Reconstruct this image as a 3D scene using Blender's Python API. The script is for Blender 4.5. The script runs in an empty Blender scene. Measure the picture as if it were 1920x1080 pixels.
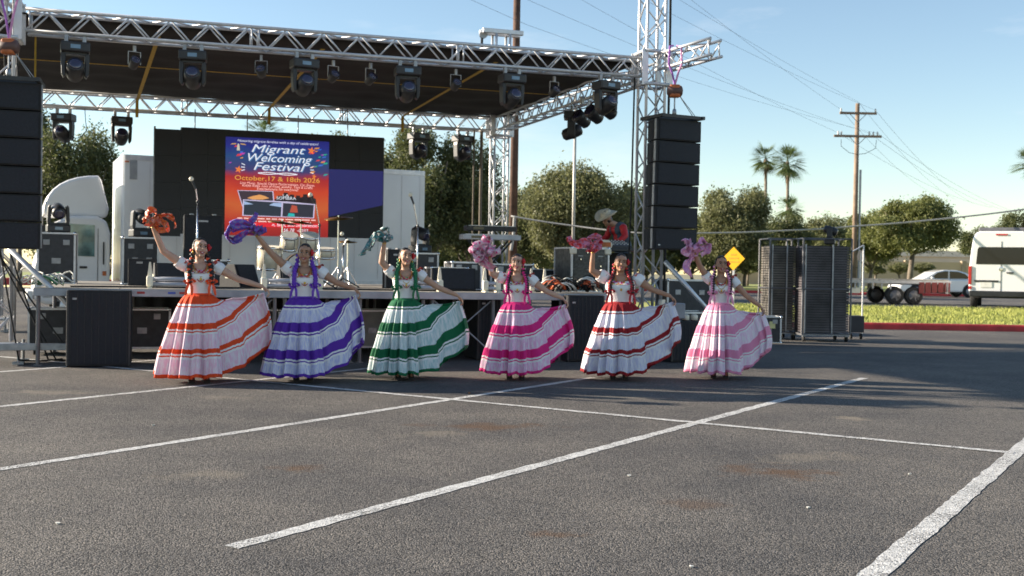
import bpy, bmesh, math, random
import numpy as np
from mathutils import Vector, Matrix, Euler
random.seed(7); np.random.seed(7)
SC = bpy.context.scene
COL = SC.collection
R = math.radians

# ------------------------------------------------------------------ camera
F, H0, SL, EYE = 2080.0, 508.0, 0.017, 1.36        # focal length (px of 1920), horizon row, roll slope, eye height
_n = np.array([-SL, 1.0, -(H0-540)/F]); _n /= np.linalg.norm(_n)
_fw = np.array([0, 0, 1.0]) - _n[2]*_n; _fw /= np.linalg.norm(_fw)
_rt = np.cross(_n, _fw)
cam = bpy.data.objects.new('camera', bpy.data.cameras.new('camera'))
COL.objects.link(cam); SC.camera = cam
cam.data.sensor_width = 36.0; cam.data.lens = F/1920*36
cam.data.clip_start = 0.1; cam.data.clip_end = 3000
_A = np.array([_rt, _fw, -_n])                     # camera (x right, y down, z forward) -> world
cam.matrix_world = Matrix(((_A[0][0], -_A[0][1], -_A[0][2], 0), (_A[1][0], -_A[1][1], -_A[1][2], 0),
                           (_A[2][0], -_A[2][1], -_A[2][2], EYE), (0, 0, 0, 1)))
cam.data.dof.use_dof = True; cam.data.dof.focus_distance = 6.0; cam.data.dof.aperture_fstop = 5.0

# ------------------------------------------------------------------ sky, sun, exposure
SUN_AZ, SUN_EL = (-0.982, 0.19), 18.5              # direction towards the sun in plan, elevation in degrees
world = bpy.data.worlds.new('World'); SC.world = world; world.use_nodes = True
wn = world.node_tree; wn.nodes.clear()
def wnode(t, **k):
    n = wn.nodes.new(t)
    for a, b in k.items(): setattr(n, a, b)
    return n
sky = wnode('ShaderNodeTexSky', sky_type='NISHITA', sun_disc=False, sun_elevation=R(SUN_EL),
            sun_rotation=math.atan2(SUN_AZ[0], SUN_AZ[1]) % (2*math.pi), air_density=1.0, dust_density=0.03, ozone_density=1.2)
bg = wnode('ShaderNodeBackground'); bg.inputs['Strength'].default_value = 0.076
wo = wnode('ShaderNodeOutputWorld')
tc = wnode('ShaderNodeTexCoord'); mp = wnode('ShaderNodeMapping'); mp.inputs['Scale'].default_value = (1.0, 1.0, 5.0)
mp.inputs['Rotation'].default_value = (0, R(-7), 0)
no = wnode('ShaderNodeTexNoise'); no.inputs['Scale'].default_value = 3.2; no.inputs['Detail'].default_value = 7; no.inputs['Roughness'].default_value = 0.62
cr = wnode('ShaderNodeValToRGB'); cr.color_ramp.elements[0].position = 0.56; cr.color_ramp.elements[1].position = 0.86
cr.color_ramp.elements[1].color = (0.55, 0.55, 0.55, 1)
mx = wnode('ShaderNodeMix', data_type='RGBA'); mx.inputs['B'].default_value = (5.4, 5.6, 5.9, 1)
L = wn.links.new
L(tc.outputs['Generated'], mp.inputs['Vector']); L(mp.outputs['Vector'], no.inputs['Vector']); L(no.outputs['Fac'], cr.inputs['Fac'])
L(cr.outputs['Color'], mx.inputs['Factor']); L(sky.outputs['Color'], mx.inputs['A']); L(mx.outputs['Result'], bg.inputs['Color'])
L(bg.outputs['Background'], wo.inputs['Surface'])
sl = bpy.data.lights.new('sun', 'SUN'); sl.energy = 5.0; sl.angle = R(0.6); sl.color = (1.0, 0.87, 0.70)
sun = bpy.data.objects.new('sun', sl); COL.objects.link(sun); sun.location = (-20, 5, 20)
_sd = Vector((SUN_AZ[0], SUN_AZ[1], math.tan(R(SUN_EL)))).normalized()
sun.rotation_euler = _sd.to_track_quat('Z', 'Y').to_euler()
SC.view_settings.view_transform = 'Standard'; SC.view_settings.look = 'None'
SC.view_settings.exposure = 1.4; SC.view_settings.gamma = 1.0
SC.view_settings.use_curve_mapping = False

# ------------------------------------------------------------------ pixel helpers (pixels of the 1920 px photograph)
def ray(px, py):
    c = np.array([(px-960)/F, (py-540)/F, 1.0]); return _A @ c
def at(px, py, D):                                  # point on the pixel's ray at forward distance D
    r = ray(px, py); k = D/r[1]; return Vector((r[0]*k, D, EYE+r[2]*k))
def gnd(px, py, z=0.0):                             # where the pixel's ray meets the height z
    r = ray(px, py); k = (EYE-z)/(-r[2]); return Vector((r[0]*k, r[1]*k, z))
ANG = R(17.5); U = Vector((math.cos(ANG), math.sin(ANG), 0)); V = Vector((-math.sin(ANG), math.cos(ANG), 0))
R0 = Vector((1.92, 17.8, 0))                        # right end of the front truss; U along the stage, V into its depth
def S(s, d, z=0.0): return R0 + U*s + V*d + Vector((0, 0, z))
def s_at(px, py, d):
    r = ray(px, py); k = r[0]/r[1]; B = R0 + V*d
    return (k*B.y - B.x)/(U.x - k*U.y)
def z_at(px, py, d):
    s = s_at(px, py, d); return at(px, py, S(s, d).y).z

# ------------------------------------------------------------------ materials
MATS = {}
def M(name, col, rough=0.5, metal=0.0, var=0.15, scale=6.0, bump=0.0, bscale=60.0, emit=0.0, trans=0.0, coat=0.0):
    if name in MATS: return MATS[name]
    m = bpy.data.materials.new(name); m.use_nodes = True; nt = m.node_tree; b = nt.nodes['Principled BSDF']
    t = nt.nodes.new('ShaderNodeTexCoord'); n = nt.nodes.new('ShaderNodeTexNoise'); n.inputs['Scale'].default_value = scale
    n.inputs['Detail'].default_value = 5
    nt.links.new(t.outputs['Object'], n.inputs['Vector'])
    r = nt.nodes.new('ShaderNodeValToRGB'); e = r.color_ramp.elements
    e[0].position = 0.3; e[1].position = 0.7
    e[0].color = tuple(max(0, c*(1-var)) for c in col)+(1,); e[1].color = tuple(min(1, c*(1+var)) for c in col)+(1,)
    nt.links.new(n.outputs['Fac'], r.inputs['Fac']); nt.links.new(r.outputs['Color'], b.inputs['Base Color'])
    b.inputs['Roughness'].default_value = rough; b.inputs['Metallic'].default_value = metal
    if coat: b.inputs['Coat Weight'].default_value = coat; b.inputs['Coat Roughness'].default_value = 0.08
    if trans: b.inputs['Transmission Weight'].default_value = trans
    if emit:
        nt.links.new(r.outputs['Color'], b.inputs['Emission Color']); b.inputs['Emission Strength'].default_value = emit
    if bump:
        n2 = nt.nodes.new('ShaderNodeTexNoise'); n2.inputs['Scale'].default_value = bscale; n2.inputs['Detail'].default_value = 4
        nt.links.new(t.outputs['Object'], n2.inputs['Vector'])
        bp = nt.nodes.new('ShaderNodeBump'); bp.inputs['Strength'].default_value = bump; bp.inputs['Distance'].default_value = 0.02
        nt.links.new(n2.outputs['Fac'], bp.inputs['Height']); nt.links.new(bp.outputs['Normal'], b.inputs['Normal'])
    MATS[name] = m; return m
ALU = M('aluminium', (0.62, 0.63, 0.65), 0.42, 0.55, 0.1, 9)
STEEL = M('steel', (0.30, 0.31, 0.33), 0.45, 0.8, 0.2, 9)
BLK = M('black_plastic', (0.022, 0.023, 0.026), 0.45, 0, 0.25, 10)
BLKM = M('matt_black', (0.014, 0.0145, 0.017), 0.75, 0, 0.3, 14, 0.15, 80)
GRILLE = M('speaker_grille', (0.016, 0.018, 0.024), 0.6, 0.2, 0.25, 40, 0.5, 220)
CASE = M('case_laminate', (0.03, 0.032, 0.038), 0.5, 0, 0.25, 12)
WHT = M('white_paint', (0.78, 0.78, 0.76), 0.35, 0, 0.06, 2.0)
CREAM = M('cream_plastic', (0.72, 0.68, 0.55), 0.4, 0, 0.08, 5)
RUB = M('rubber', (0.018, 0.018, 0.018), 0.85, 0, 0.3, 20, 0.3, 90)
GLASSD = M('dark_glass', (0.006, 0.007, 0.009), 0.12, 0, 0.2, 3, 0, 60, 0, 0, 0.0)
YEL = M('yellow_strap', (0.42, 0.27, 0.03), 0.7, 0, 0.2, 20)
REDP = M('red_paint', (0.36, 0.03, 0.03), 0.6, 0, 0.25, 5)
CHR = M('chrome', (0.75, 0.75, 0.76), 0.18, 1.0, 0.06, 9)
WOOD = M('pole_wood', (0.085, 0.045, 0.03), 0.85, 0, 0.35, 4, 0.5, 30)
LENS = M('lamp_lens', (0.03, 0.028, 0.06), 0.08, 0, 0.3, 5, 0, 60, 0, 0, 0.8)
TAN = M('tan_plaster', (0.55, 0.42, 0.27), 0.9, 0, 0.1, 0.6)

# ------------------------------------------------------------------ mesh helpers
class MB:
    def __init__(s): s.v = []; s.f = []; s.m = []; s.mi = 0
    def add(s, vs, fs):
        o = len(s.v); s.v += [tuple(x) for x in vs]; s.f += [tuple(i+o for i in q) for q in fs]; s.m += [s.mi]*len(fs); return s
    def box(s, c, d, rot=None, tx=1.0, ty=1.0):     # tx, ty: the top's size relative to the bottom
        x, y, z = d[0]/2, d[1]/2, d[2]/2
        vs = [Vector(p) for p in ((-x,-y,-z),(x,-y,-z),(x,y,-z),(-x,y,-z),(-x*tx,-y*ty,z),(x*tx,-y*ty,z),(x*tx,y*ty,z),(-x*tx,y*ty,z))]
        if rot is not None: q = Euler(rot).to_matrix(); vs = [q @ p for p in vs]
        c = Vector(c)
        return s.add([p+c for p in vs], [(0,3,2,1),(4,5,6,7),(0,1,5,4),(1,2,6,5),(2,3,7,6),(3,0,4,7)])
    def tube(s, a, b, r, r2=None, n=8):
        a, b = Vector(a), Vector(b); r2 = r if r2 is None else r2; d = (b-a).normalized()
        x = d.orthogonal().normalized(); y = d.cross(x); vs = []
        for p, q in ((a, r), (b, r2)):
            vs += [p + (x*math.cos(2*math.pi*i/n) + y*math.sin(2*math.pi*i/n))*q for i in range(n)]
        fs = [(i, (i+1) % n, n+(i+1) % n, n+i) for i in range(n)] + [tuple(range(n-1, -1, -1)), tuple(range(n, 2*n))]
        return s.add(vs, fs)
    def path(s, pts, r, n=6):
        pts = [Vector(p) for p in pts]; k = len(pts); rs = r if isinstance(r, (list, tuple)) else [r]*k; vs = []; x = None
        for i, p in enumerate(pts):
            d = (pts[min(i+1, k-1)]-pts[max(i-1, 0)]).normalized()
            x = d.orthogonal().normalized() if x is None else (x - d*x.dot(d)).normalized()
            y = d.cross(x); vs += [p+(x*math.cos(2*math.pi*j/n)+y*math.sin(2*math.pi*j/n))*rs[i] for j in range(n)]
        fs = [(i*n+j, i*n+(j+1) % n, (i+1)*n+(j+1) % n, (i+1)*n+j) for i in range(k-1) for j in range(n)]
        fs += [tuple(range(n-1, -1, -1)), tuple(range((k-1)*n, k*n))]
        return s.add(vs, fs)
    def ell(s, c, r, nu=14, nv=9, rot=None, mat=None):
        c = Vector(c); vs = []; q = Euler(rot).to_matrix() if rot is not None else (mat or Matrix.Identity(3))
        for j in range(1, nv):
            t = math.pi*j/nv
            for i in range(nu):
                a = 2*math.pi*i/nu; vs.append(c + q @ Vector((r[0]*math.sin(t)*math.cos(a), r[1]*math.sin(t)*math.sin(a), r[2]*math.cos(t))))
        vs += [c + q @ Vector((0, 0, r[2])), c + q @ Vector((0, 0, -r[2]))]; T = len(vs)-2
        fs = [(j*nu+i, (j+1)*nu+i, (j+1)*nu+(i+1) % nu, j*nu+(i+1) % nu) for j in range(nv-2) for i in range(nu)]
        fs += [(T, i, (i+1) % nu) for i in range(nu)] + [(T+1, (nv-2)*nu+(i+1) % nu, (nv-2)*nu+i) for i in range(nu)]
        return s.add(vs, fs)
    def lathe(s, prof, c=(0,0,0), n=20, rot=None):  # profile of (radius, height), closed by caps
        c = Vector(c); q = Euler(rot).to_matrix() if rot is not None else Matrix.Identity(3); vs = []
        for r, z in prof: vs += [c + q @ Vector((r*math.cos(2*math.pi*i/n), r*math.sin(2*math.pi*i/n), z)) for i in range(n)]
        k = len(prof)
        fs = [(j*n+i, j*n+(i+1) % n, (j+1)*n+(i+1) % n, (j+1)*n+i) for j in range(k-1) for i in range(n)]
        fs += [tuple(range(n-1, -1, -1)), tuple(range((k-1)*n, k*n))]
        return s.add(vs, fs)
    def prism(s, poly, y0, y1, axis='y'):           # polygon of (x, z) pushed along y (or of (y, z) along x)
        n = len(poly); P = (lambda a, b, t: (a, t, b)) if axis == 'y' else (lambda a, b, t: (t, a, b))
        vs = [P(a, b, y0) for a, b in poly] + [P(a, b, y1) for a, b in poly]
        return s.add(vs, [tuple(range(n)), tuple(range(2*n-1, n-1, -1))] + [(i, n+i, n+(i+1) % n, (i+1) % n) for i in range(n)])
    def limb(s, pts, rad, n=12):                    # tapered chain with round joints
        pts = [Vector(p) for p in pts]
        for i in range(len(pts)-1): s.tube(pts[i], pts[i+1], rad[i], rad[i+1], n)
        for p, r in zip(pts, rad): s.ell(p, (r, r, r), n, 8)
        return s
    def mesh(s, name):
        me = bpy.data.meshes.new(name); me.from_pydata(s.v, [], s.f); me.update(); return me
    def build(s, name, mat, parent=None, smooth=False, bevel=0.0, loc=None):
        me = s.mesh(name)
        for m in (mat if isinstance(mat, (list, tuple)) else [mat]): me.materials.append(m)
        if isinstance(mat, (list, tuple)): me.polygons.foreach_set('material_index', s.m)
        bm = bmesh.new(); bm.from_mesh(me); bmesh.ops.recalc_face_normals(bm, faces=bm.faces); bm.to_mesh(me); bm.free()
        return link(name, me, parent, smooth, bevel, loc)
def link(name, me, parent=None, smooth=False, bevel=0.0, loc=None):
    if smooth: me.polygons.foreach_set('use_smooth', [True]*len(me.polygons))
    o = bpy.data.objects.new(name, me); COL.objects.link(o); o.parent = parent
    if loc is not None: o.location = loc
    if bevel:
        b = o.modifiers.new('bevel', 'BEVEL'); b.width = bevel; b.segments = 2; b.limit_method = 'ANGLE'; b.angle_limit = R(40)
    return o
def tag(o, label=None, cat=None, group=None, kind=None):
    if label: o['label'] = label
    if cat: o['category'] = cat
    if group: o['group'] = group
    if kind: o['kind'] = kind
    return o
def thing(name, label, cat, loc=(0,0,0), rz=0.0, group=None):
    o = bpy.data.objects.new(name, None); COL.objects.link(o); o.location = loc; o.rotation_euler = (0, 0, rz)
    o.empty_display_size = 0.2
    return tag(o, label, cat, group)
def copy_tree(o, parent=None):
    c = o.copy(); COL.objects.link(c); c.parent = parent
    for ch in list(o.children): copy_tree(ch, c)
    return c
def bar_between(mb, a, b, w, h):                    # flat bar
    a, b = Vector(a), Vector(b); d = (b-a); q = d.to_track_quat('X', 'Z').to_euler()
    mb.box((a+b)/2, (d.length, w, h), q)
def remesh(mb, voxel, smooth=4, name='body'):       # one continuous skin over overlapping shapes
    me = mb.mesh('tmp'); o = bpy.data.objects.new('tmp', me); COL.objects.link(o)
    m = o.modifiers.new('r', 'REMESH'); m.mode = 'VOXEL'; m.voxel_size = voxel
    if smooth: k = o.modifiers.new('s', 'SMOOTH'); k.iterations = smooth; k.factor = 0.5
    dg = bpy.context.evaluated_depsgraph_get(); out = bpy.data.meshes.new_from_object(o.evaluated_get(dg))
    bpy.data.objects.remove(o); out.name = name; return out

# ------------------------------------------------------------------ ground
def asphalt(name, stains, base=0.075):
    m = bpy.data.materials.new(name); m.use_nodes = True; nt = m.node_tree; b = nt.nodes['Principled BSDF']; N = nt.nodes.new; K = nt.links.new
    t = N('ShaderNodeTexCoord')
    def noise(sc, det=5, ro=0.6):
        n = N('ShaderNodeTexNoise'); n.inputs['Scale'].default_value = sc; n.inputs['Detail'].default_value = det; n.inputs['Roughness'].default_value = ro
        K(t.outputs['Object'], n.inputs['Vector']); return n.outputs['Fac']
    def ramp(f, p0, c0, p1, c1):
        r = N('ShaderNodeValToRGB'); e = r.color_ramp.elements; e[0].position = p0; e[0].color = c0+(1,); e[1].position = p1; e[1].color = c1+(1,); K(f, r.inputs['Fac']); return r.outputs['Color']
    vo = N('ShaderNodeTexVoronoi'); vo.inputs['Scale'].default_value = 115; K(t.outputs['Object'], vo.inputs['Vector'])
    sep = N('ShaderNodeSeparateColor'); K(vo.outputs['Color'], sep.inputs['Color'])
    stones = ramp(sep.outputs['Red'], 0.0, (base*0.32,)*3, 1.0, (base*2.5, base*2.35, base*2.2))
    big = ramp(noise(0.45, 7, 0.7), 0.33, (0.62, 0.63, 0.67), 0.68, (1.34, 1.29, 1.22))
    mu = N('ShaderNodeMix'); mu.data_type = 'RGBA'; mu.blend_type = 'MULTIPLY'; mu.inputs['Factor'].default_value = 1
    K(stones, mu.inputs['A']); K(big, mu.inputs['B']); col = mu.outputs['Result']
    nz = noise(2.2, 6, 0.7); fine = noise(45, 3, 0.7)
    for (x, y, rx, ry, c, amt) in stains:           # rust and dust marks with their own ragged shapes
        mp = N('ShaderNodeMapping'); mp.vector_type = 'POINT'; mp.inputs['Location'].default_value = (-x/rx, -y/ry, 0); mp.inputs['Scale'].default_value = (1/rx, 1/ry, 0)
        K(t.outputs['Object'], mp.inputs['Vector'])
        ln = N('ShaderNodeVectorMath'); ln.operation = 'LENGTH'; K(mp.outputs['Vector'], ln.inputs[0])
        ad = N('ShaderNodeMath'); ad.operation = 'MULTIPLY_ADD'; K(nz, ad.inputs[0]); ad.inputs[1].default_value = -3.2; ad.inputs[2].default_value = 1.65
        sm = N('ShaderNodeMath'); sm.operation = 'ADD'; K(ln.outputs['Value'], sm.inputs[0]); K(ad.outputs[0], sm.inputs[1])
        sm2 = N('ShaderNodeMath'); sm2.operation = 'MULTIPLY_ADD'; K(fine, sm2.inputs[0]); sm2.inputs[1].default_value = 0.9; K(sm.outputs[0], sm2.inputs[2])
        fr = ramp(sm2.outputs[0], 0.45, (amt*0.95,)*3, 1.45, (0, 0, 0))
        mi = N('ShaderNodeMix'); mi.data_type = 'RGBA'; K(fr, mi.inputs['Factor']); K(col, mi.inputs['A']); mi.inputs['B'].default_value = c+(1,); col = mi.outputs['Result']
    K(col, b.inputs['Base Color']); b.inputs['Roughness'].default_value = 0.85
    b.inputs['Specular IOR Level'].default_value = 0.3
    bp = N('ShaderNodeBump'); bp.inputs['Strength'].default_value = 0.6; bp.inputs['Distance'].default_value = 0.012
    K(vo.outputs['Distance'], bp.inputs['Height']); bp.invert = True
    b2 = N('ShaderNodeBump'); b2.inputs['Strength'].default_value = 0.5; b2.inputs['Distance'].default_value = 0.02; K(noise(28, 3), b2.inputs['Height']); K(bp.outputs['Normal'], b2.inputs['Normal'])
    K(b2.outputs['Normal'], b.inputs['Normal'])
    return m
rust, dust = (0.105, 0.058, 0.03), (0.22, 0.19, 0.15)
st = []
for px, py, rx, ry, c, a in ((905, 800, 1.0, 0.5, rust, 0.8), (800, 812, 0.9, 0.4, dust, 0.5), (500, 878, 0.7, 0.28, rust, 0.85), (430, 890, 0.8, 0.4, dust, 0.5),
                             (1470, 885, 0.8, 0.5, rust, 0.85), (1500, 858, 0.9, 0.6, dust, 0.45), (1055, 1005, 0.35, 0.2, rust, 0.7), (1300, 945, 0.5, 0.25, rust, 0.45),
                             (1600, 785, 0.5, 0.35, dust, 0.9), (1710, 762, 0.4, 0.4, dust, 0.8), (450, 745, 1.0, 0.5, dust, 0.4), (100, 735, 0.9, 0.4, dust, 0.6), (1180, 745, 1.1, 0.5, dust, 0.4)):
    p = gnd(px, py); st.append((p.x, p.y, rx, ry, c, a))
g = MB(); KY = 28.9                                  # the red kerb runs across at this distance
g.add([(-600, -40, 0), (600, -40, 0), (600, KY, 0), (-600, KY, 0)], [(0, 1, 2, 3)])
XV = 3.6                                             # the verge starts here; left of it the lot runs on behind the stage
g.add([(-600, KY, 0), (XV, KY, 0), (XV, 61.5, 0), (-600, 61.5, 0)], [(0, 1, 2, 3)])
tag(g.build('parking_lot', asphalt('asphalt', st)), kind='structure')
PAINT = M('road_paint', (0.54, 0.54, 0.53), 0.8, 0, 0.3, 22, 0.7, 110)
def wear(m):                                          # paint scuffed through to the stones
    nt = m.node_tree; b = nt.nodes['Principled BSDF']; src = b.inputs['Base Color'].links[0].from_socket; N = nt.nodes.new; K = nt.links.new
    t = N('ShaderNodeTexCoord'); a = N('ShaderNodeTexNoise'); a.inputs['Scale'].default_value = 70; a.inputs['Detail'].default_value = 3; c = N('ShaderNodeTexNoise'); c.inputs['Scale'].default_value = 2.5; c.inputs['Detail'].default_value = 4
    K(t.outputs['Object'], a.inputs['Vector']); K(t.outputs['Object'], c.inputs['Vector']); s = N('ShaderNodeMath'); s.operation = 'MULTIPLY_ADD'; K(c.outputs['Fac'], s.inputs[0]); s.inputs[1].default_value = 0.45; K(a.outputs['Fac'], s.inputs[2])
    r = N('ShaderNodeValToRGB'); r.color_ramp.elements[0].position = 0.76; r.color_ramp.elements[1].position = 0.86; K(s.outputs[0], r.inputs[0])
    mi = N('ShaderNodeMix'); mi.data_type = 'RGBA'; K(r.outputs[0], mi.inputs['Factor']); K(src, mi.inputs['A']); mi.inputs['B'].default_value = (0.10, 0.098, 0.095, 1); K(mi.outputs['Result'], b.inputs['Base Color'])
wear(PAINT)
def stripe(p, q, w=0.105, z=0.003, n=150):
    p, q = Vector(p), Vector(q); d = (q-p); t = d.normalized(); sd = Vector((-t.y, t.x, 0)); mb = MB(); vs = []
    for i in range(n+1):
        c = p + d*i/n; a, b = [w/2 + random.uniform(-0.010, 0.006) for _ in range(2)]
        vs += [c+sd*a+Vector((0, 0, z)), c-sd*b+Vector((0, 0, z))]
    mb.add(vs, [(2*i, 2*i+1, 2*i+3, 2*i+2) for i in range(n)])
    return tag(mb.build('parking_line', PAINT), kind='structure')
def ext(p, q, a, b): d = (q-p).normalized(); return p-d*a, q+d*b
stripe(*ext(gnd(433, 1027), gnd(1620, 709), 0, 0), w=0.11)
stripe(*ext(gnd(0, 880), gnd(1112, 708), 4.0, 0))
stripe(*ext(gnd(0, 762.5), gnd(700, 690), 4, 0.2)); stripe(*ext(gnd(0, 697.5), gnd(165, 685), 3, 4))
stripe(*ext(gnd(1634, 1080), gnd(1905, 848), 2.5, 9), w=0.125)
stripe(*ext(gnd(172, 685.5), gnd(1901, 850), 4, 0), z=0.006, w=0.10)
# kerb, verge, road and what lies beyond; the land behind the kerb is about 0.4 m higher
ZR = 0.36
k = MB(); k.prism([(KY, -0.1), (KY-0.0, 0.13), (KY+0.03, 0.165), (KY+0.17, 0.17), (KY+0.2, -0.1)], XV, 120, axis='x')
k.box((XV-0.1, (KY+61.5)/2, 0.1), (0.2, 61.5-KY, 0.28))
tag(k.build('kerb', M('red_kerb_paint', (0.46, 0.03, 0.035), 0.6, 0, 0.25, 3, 0.3, 20), bevel=0.0), kind='structure')
def grass_mat(name, c0, c1):
    m = bpy.data.materials.new(name); m.use_nodes = True; nt = m.node_tree; b = nt.nodes['Principled BSDF']
    t = nt.nodes.new('ShaderNodeTexCoord'); n = nt.nodes.new('ShaderNodeTexNoise'); n.inputs['Scale'].default_value = 0.9; n.inputs['Detail'].default_value = 8; n.inputs['Roughness'].default_value = 0.75
    r = nt.nodes.new('ShaderNodeValToRGB'); r.color_ramp.elements[0].color = c0+(1,); r.color_ramp.elements[1].color = c1+(1,); r.color_ramp.elements[0].position = .35; r.color_ramp.elements[1].position = .68
    nt.links.new(t.outputs['Object'], n.inputs['Vector']); nt.links.new(n.outputs['Fac'], r.inputs['Fac']); nt.links.new(r.outputs['Color'], b.inputs['Base Color'])
    b.inputs['Roughness'].default_value = 0.9; return m
GR = grass_mat('lawn', (0.20, 0.24, 0.045), (0.42, 0.42, 0.12))
ROADM = asphalt('road_asphalt', [], 0.085)
def sheet(name, y0, z0, y1, z1, mat, x0=-120, x1=160, kind='structure'):
    m = MB(); n = 40
    m.add([(x0+(x1-x0)*i/n, y, z) for y, z in ((y0, z0), (y1, z1)) for i in range(n+1)], [(i, i+1, n+2+i, n+1+i) for i in range(n)])
    return tag(m.build(name, mat), kind=kind)
sheet('grass_verge', KY+0.19, 0.168, 37.2, ZR+0.02, GR, XV)
sheet('road', 37.2, ZR, 61.5, ZR, ROADM, XV)
k = MB(); k.prism([(61.5, 0.1), (61.5, ZR+0.13), (61.7, ZR+0.15), (61.75, 0.1)], -120, 160, axis='x')
tag(k.build('kerb', MATS['red_kerb_paint']), kind='structure')
sheet('far_lawn', 61.75, ZR+0.148, 96, ZR+0.2, grass_mat('far_grass', (0.18, 0.22, 0.05), (0.36, 0.37, 0.12)))
sheet('far_ground', 96, ZR+0.2, 1500, ZR+0.2, M('dry_ground', (0.22, 0.20, 0.12), 0.95, 0, 0.3, 0.3), -1500, 1500)
# blades on the near verge
bl = []; bf = []
for i in range(26000):
    x = random.uniform(4.5, 19); y = KY+0.22+random.random()*8.1; z = 0.165+(y-KY-0.2)/8.1*(ZR-0.145)
    h = random.uniform(0.03, 0.10); a = random.uniform(0, 6.28); w = 0.012; o = len(bl); lx, ly = random.uniform(-.04, .04), random.uniform(-.04, .04)
    bl += [(x-w*math.cos(a), y-w*math.sin(a), z), (x+w*math.cos(a), y+w*math.sin(a), z), (x+lx, y+ly, z+h)]; bf.append((o, o+1, o+2))
gb = MB(); gb.v = bl; gb.f = bf; gb.m = [0]*len(bf)
me = gb.mesh('grass'); me.materials.append(GR); tag(link('grass', me), 'short sunlit grass covering the verge behind the red kerb', 'grass', kind='stuff')

# ------------------------------------------------------------------ stage roof of aluminium truss
_bars = {}
def bar_mesh(Ln, r, mat, n=6):
    key = (round(Ln, 3), r, mat.name)
    if key not in _bars:
        b = MB(); b.tube((-Ln/2, 0, 0), (Ln/2, 0, 0), r, n=n); me = b.mesh('bar'); me.materials.append(mat)
        me.polygons.foreach_set('use_smooth', [True]*len(me.polygons)); _bars[key] = me
    return _bars[key]
TRM = M('truss_aluminium', (0.54, 0.55, 0.57), 0.4, 0.4, 0.1, 7)
def truss(name, label, cat, p0, p1, size=0.29, bay=0.27, roll=None, group=None, ends=True):
    p0, p1 = Vector(p0), Vector(p1); d = p1-p0; Ln = d.length; a = size/2
    o = bpy.data.objects.new(name, None); COL.objects.link(o); tag(o, label, cat, group)
    X = d.normalized(); Z = Vector((0, 0, 1)) if abs(X.z) < 0.7 else (roll or U); Y = Z.cross(X).normalized(); Z = X.cross(Y)
    o.matrix_world = Matrix(((X.x, Y.x, Z.x, p0.x), (X.y, Y.y, Z.y, p0.y), (X.z, Y.z, Z.z, p0.z), (0, 0, 0, 1)))
    cm = bar_mesh(Ln, 0.025, TRM, 8)
    for sy in (-1, 1):
        for sz in (-1, 1): link('chord', cm, o, loc=(Ln/2, sy*a, sz*a))
    nb = max(1, round(Ln/bay)); b = Ln/nb; dl = math.hypot(b, size); dm = bar_mesh(dl, 0.0125, TRM); ph = math.atan2(size, b)
    for i in range(nb):
        sg = 1 if i % 2 else -1; x = (i+0.5)*b
        for sy in (-1, 1): q = link('lacing_bar', dm, o, loc=(x, sy*a, 0)); q.rotation_euler = (0, sg*ph, 0)
        for sz in (-1, 1): q = link('lacing_bar', dm, o, loc=(x, 0, sz*a)); q.rotation_euler = (0, 0, sg*ph)
    vm = bar_mesh(size, 0.0125, TRM)
    k = 0.0
    while ends and k <= Ln+0.01:                     # upright pairs where the three-metre lengths are pinned together
        for xx in (k-0.05, k+0.05):
            if 0 <= xx <= Ln:
                for sy in (-1, 1): q = link('end_bar', vm, o, loc=(xx, sy*a, 0)); q.rotation_euler = (0, R(90), 0)
        k += Ln/max(1, round(Ln/3))
    return o
ZT, TS = 4.63, 0.29                                 # centre height of the roof truss and its width
DR = 7.5; SX = 0.28; SLF = s_at(50, 60, 0)
SRL = s_at(20, 200, DR)                             # left end of the rear truss, behind the left speaker hang
truss('front_truss', 'long aluminium truss along the front of the stage roof', 'truss', S(SLF, 0, ZT), S(SX-0.2, 0, ZT))
truss('rear_truss', 'aluminium truss along the back of the stage roof above the video wall', 'truss', S(SRL, DR, ZT), S(-0.22, DR, ZT))
truss('side_truss', 'aluminium truss joining front and rear towers beside the hanging speakers', 'truss', S(SX, 0.2, ZT), S(0, DR-0.2, ZT))
TW = 0.32
def sleeve(s, d, label, grp):
    t = thing('sleeve_block', label, 'truss block', S(s, d, ZT), ANG, grp); h = 0.215
    pl = MB().box((0, 0, 0), (0.09, 0.008, 0.62)); 
    for sx in (-1, 1):
        for sy in (-1, 1):
            MB().box((sx*h, sy*(h+0.002), 0), (0.10, 0.012, 0.56)).build('plate', ALU, t)
    for z in (-0.26, 0.26):
        for sy in (-1, 1): MB().tube((-h, sy*h, z), (h, sy*h, z), 0.028).build('frame_bar', TRM, t, True)
        for sx in (-1, 1): MB().tube((sx*h, -h, z), (sx*h, h, z), 0.028).build('frame_bar', TRM, t, True)
    w = MB()
    for sx in (-1, 1): w.lathe([(0.035, -0.015), (0.035, 0.015)], (sx*(h-0.04), -h+0.03, 0.22), 10, (0, R(90), 0))
    w.build('guide_wheel', RUB, t)
towers = [(SX, 0.0, 9.2, 'tall white truss tower beside the hanging speakers'),
          (SLF-0.30, 0.0, 9.2, 'truss tower at the truck cab end of the front truss'),
          (0.0, DR, 6.0, 'rear truss tower beside the brown utility pole'),
          (SRL-0.3, DR, 5.05, 'rear truss tower at the truck cab end')]
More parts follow.
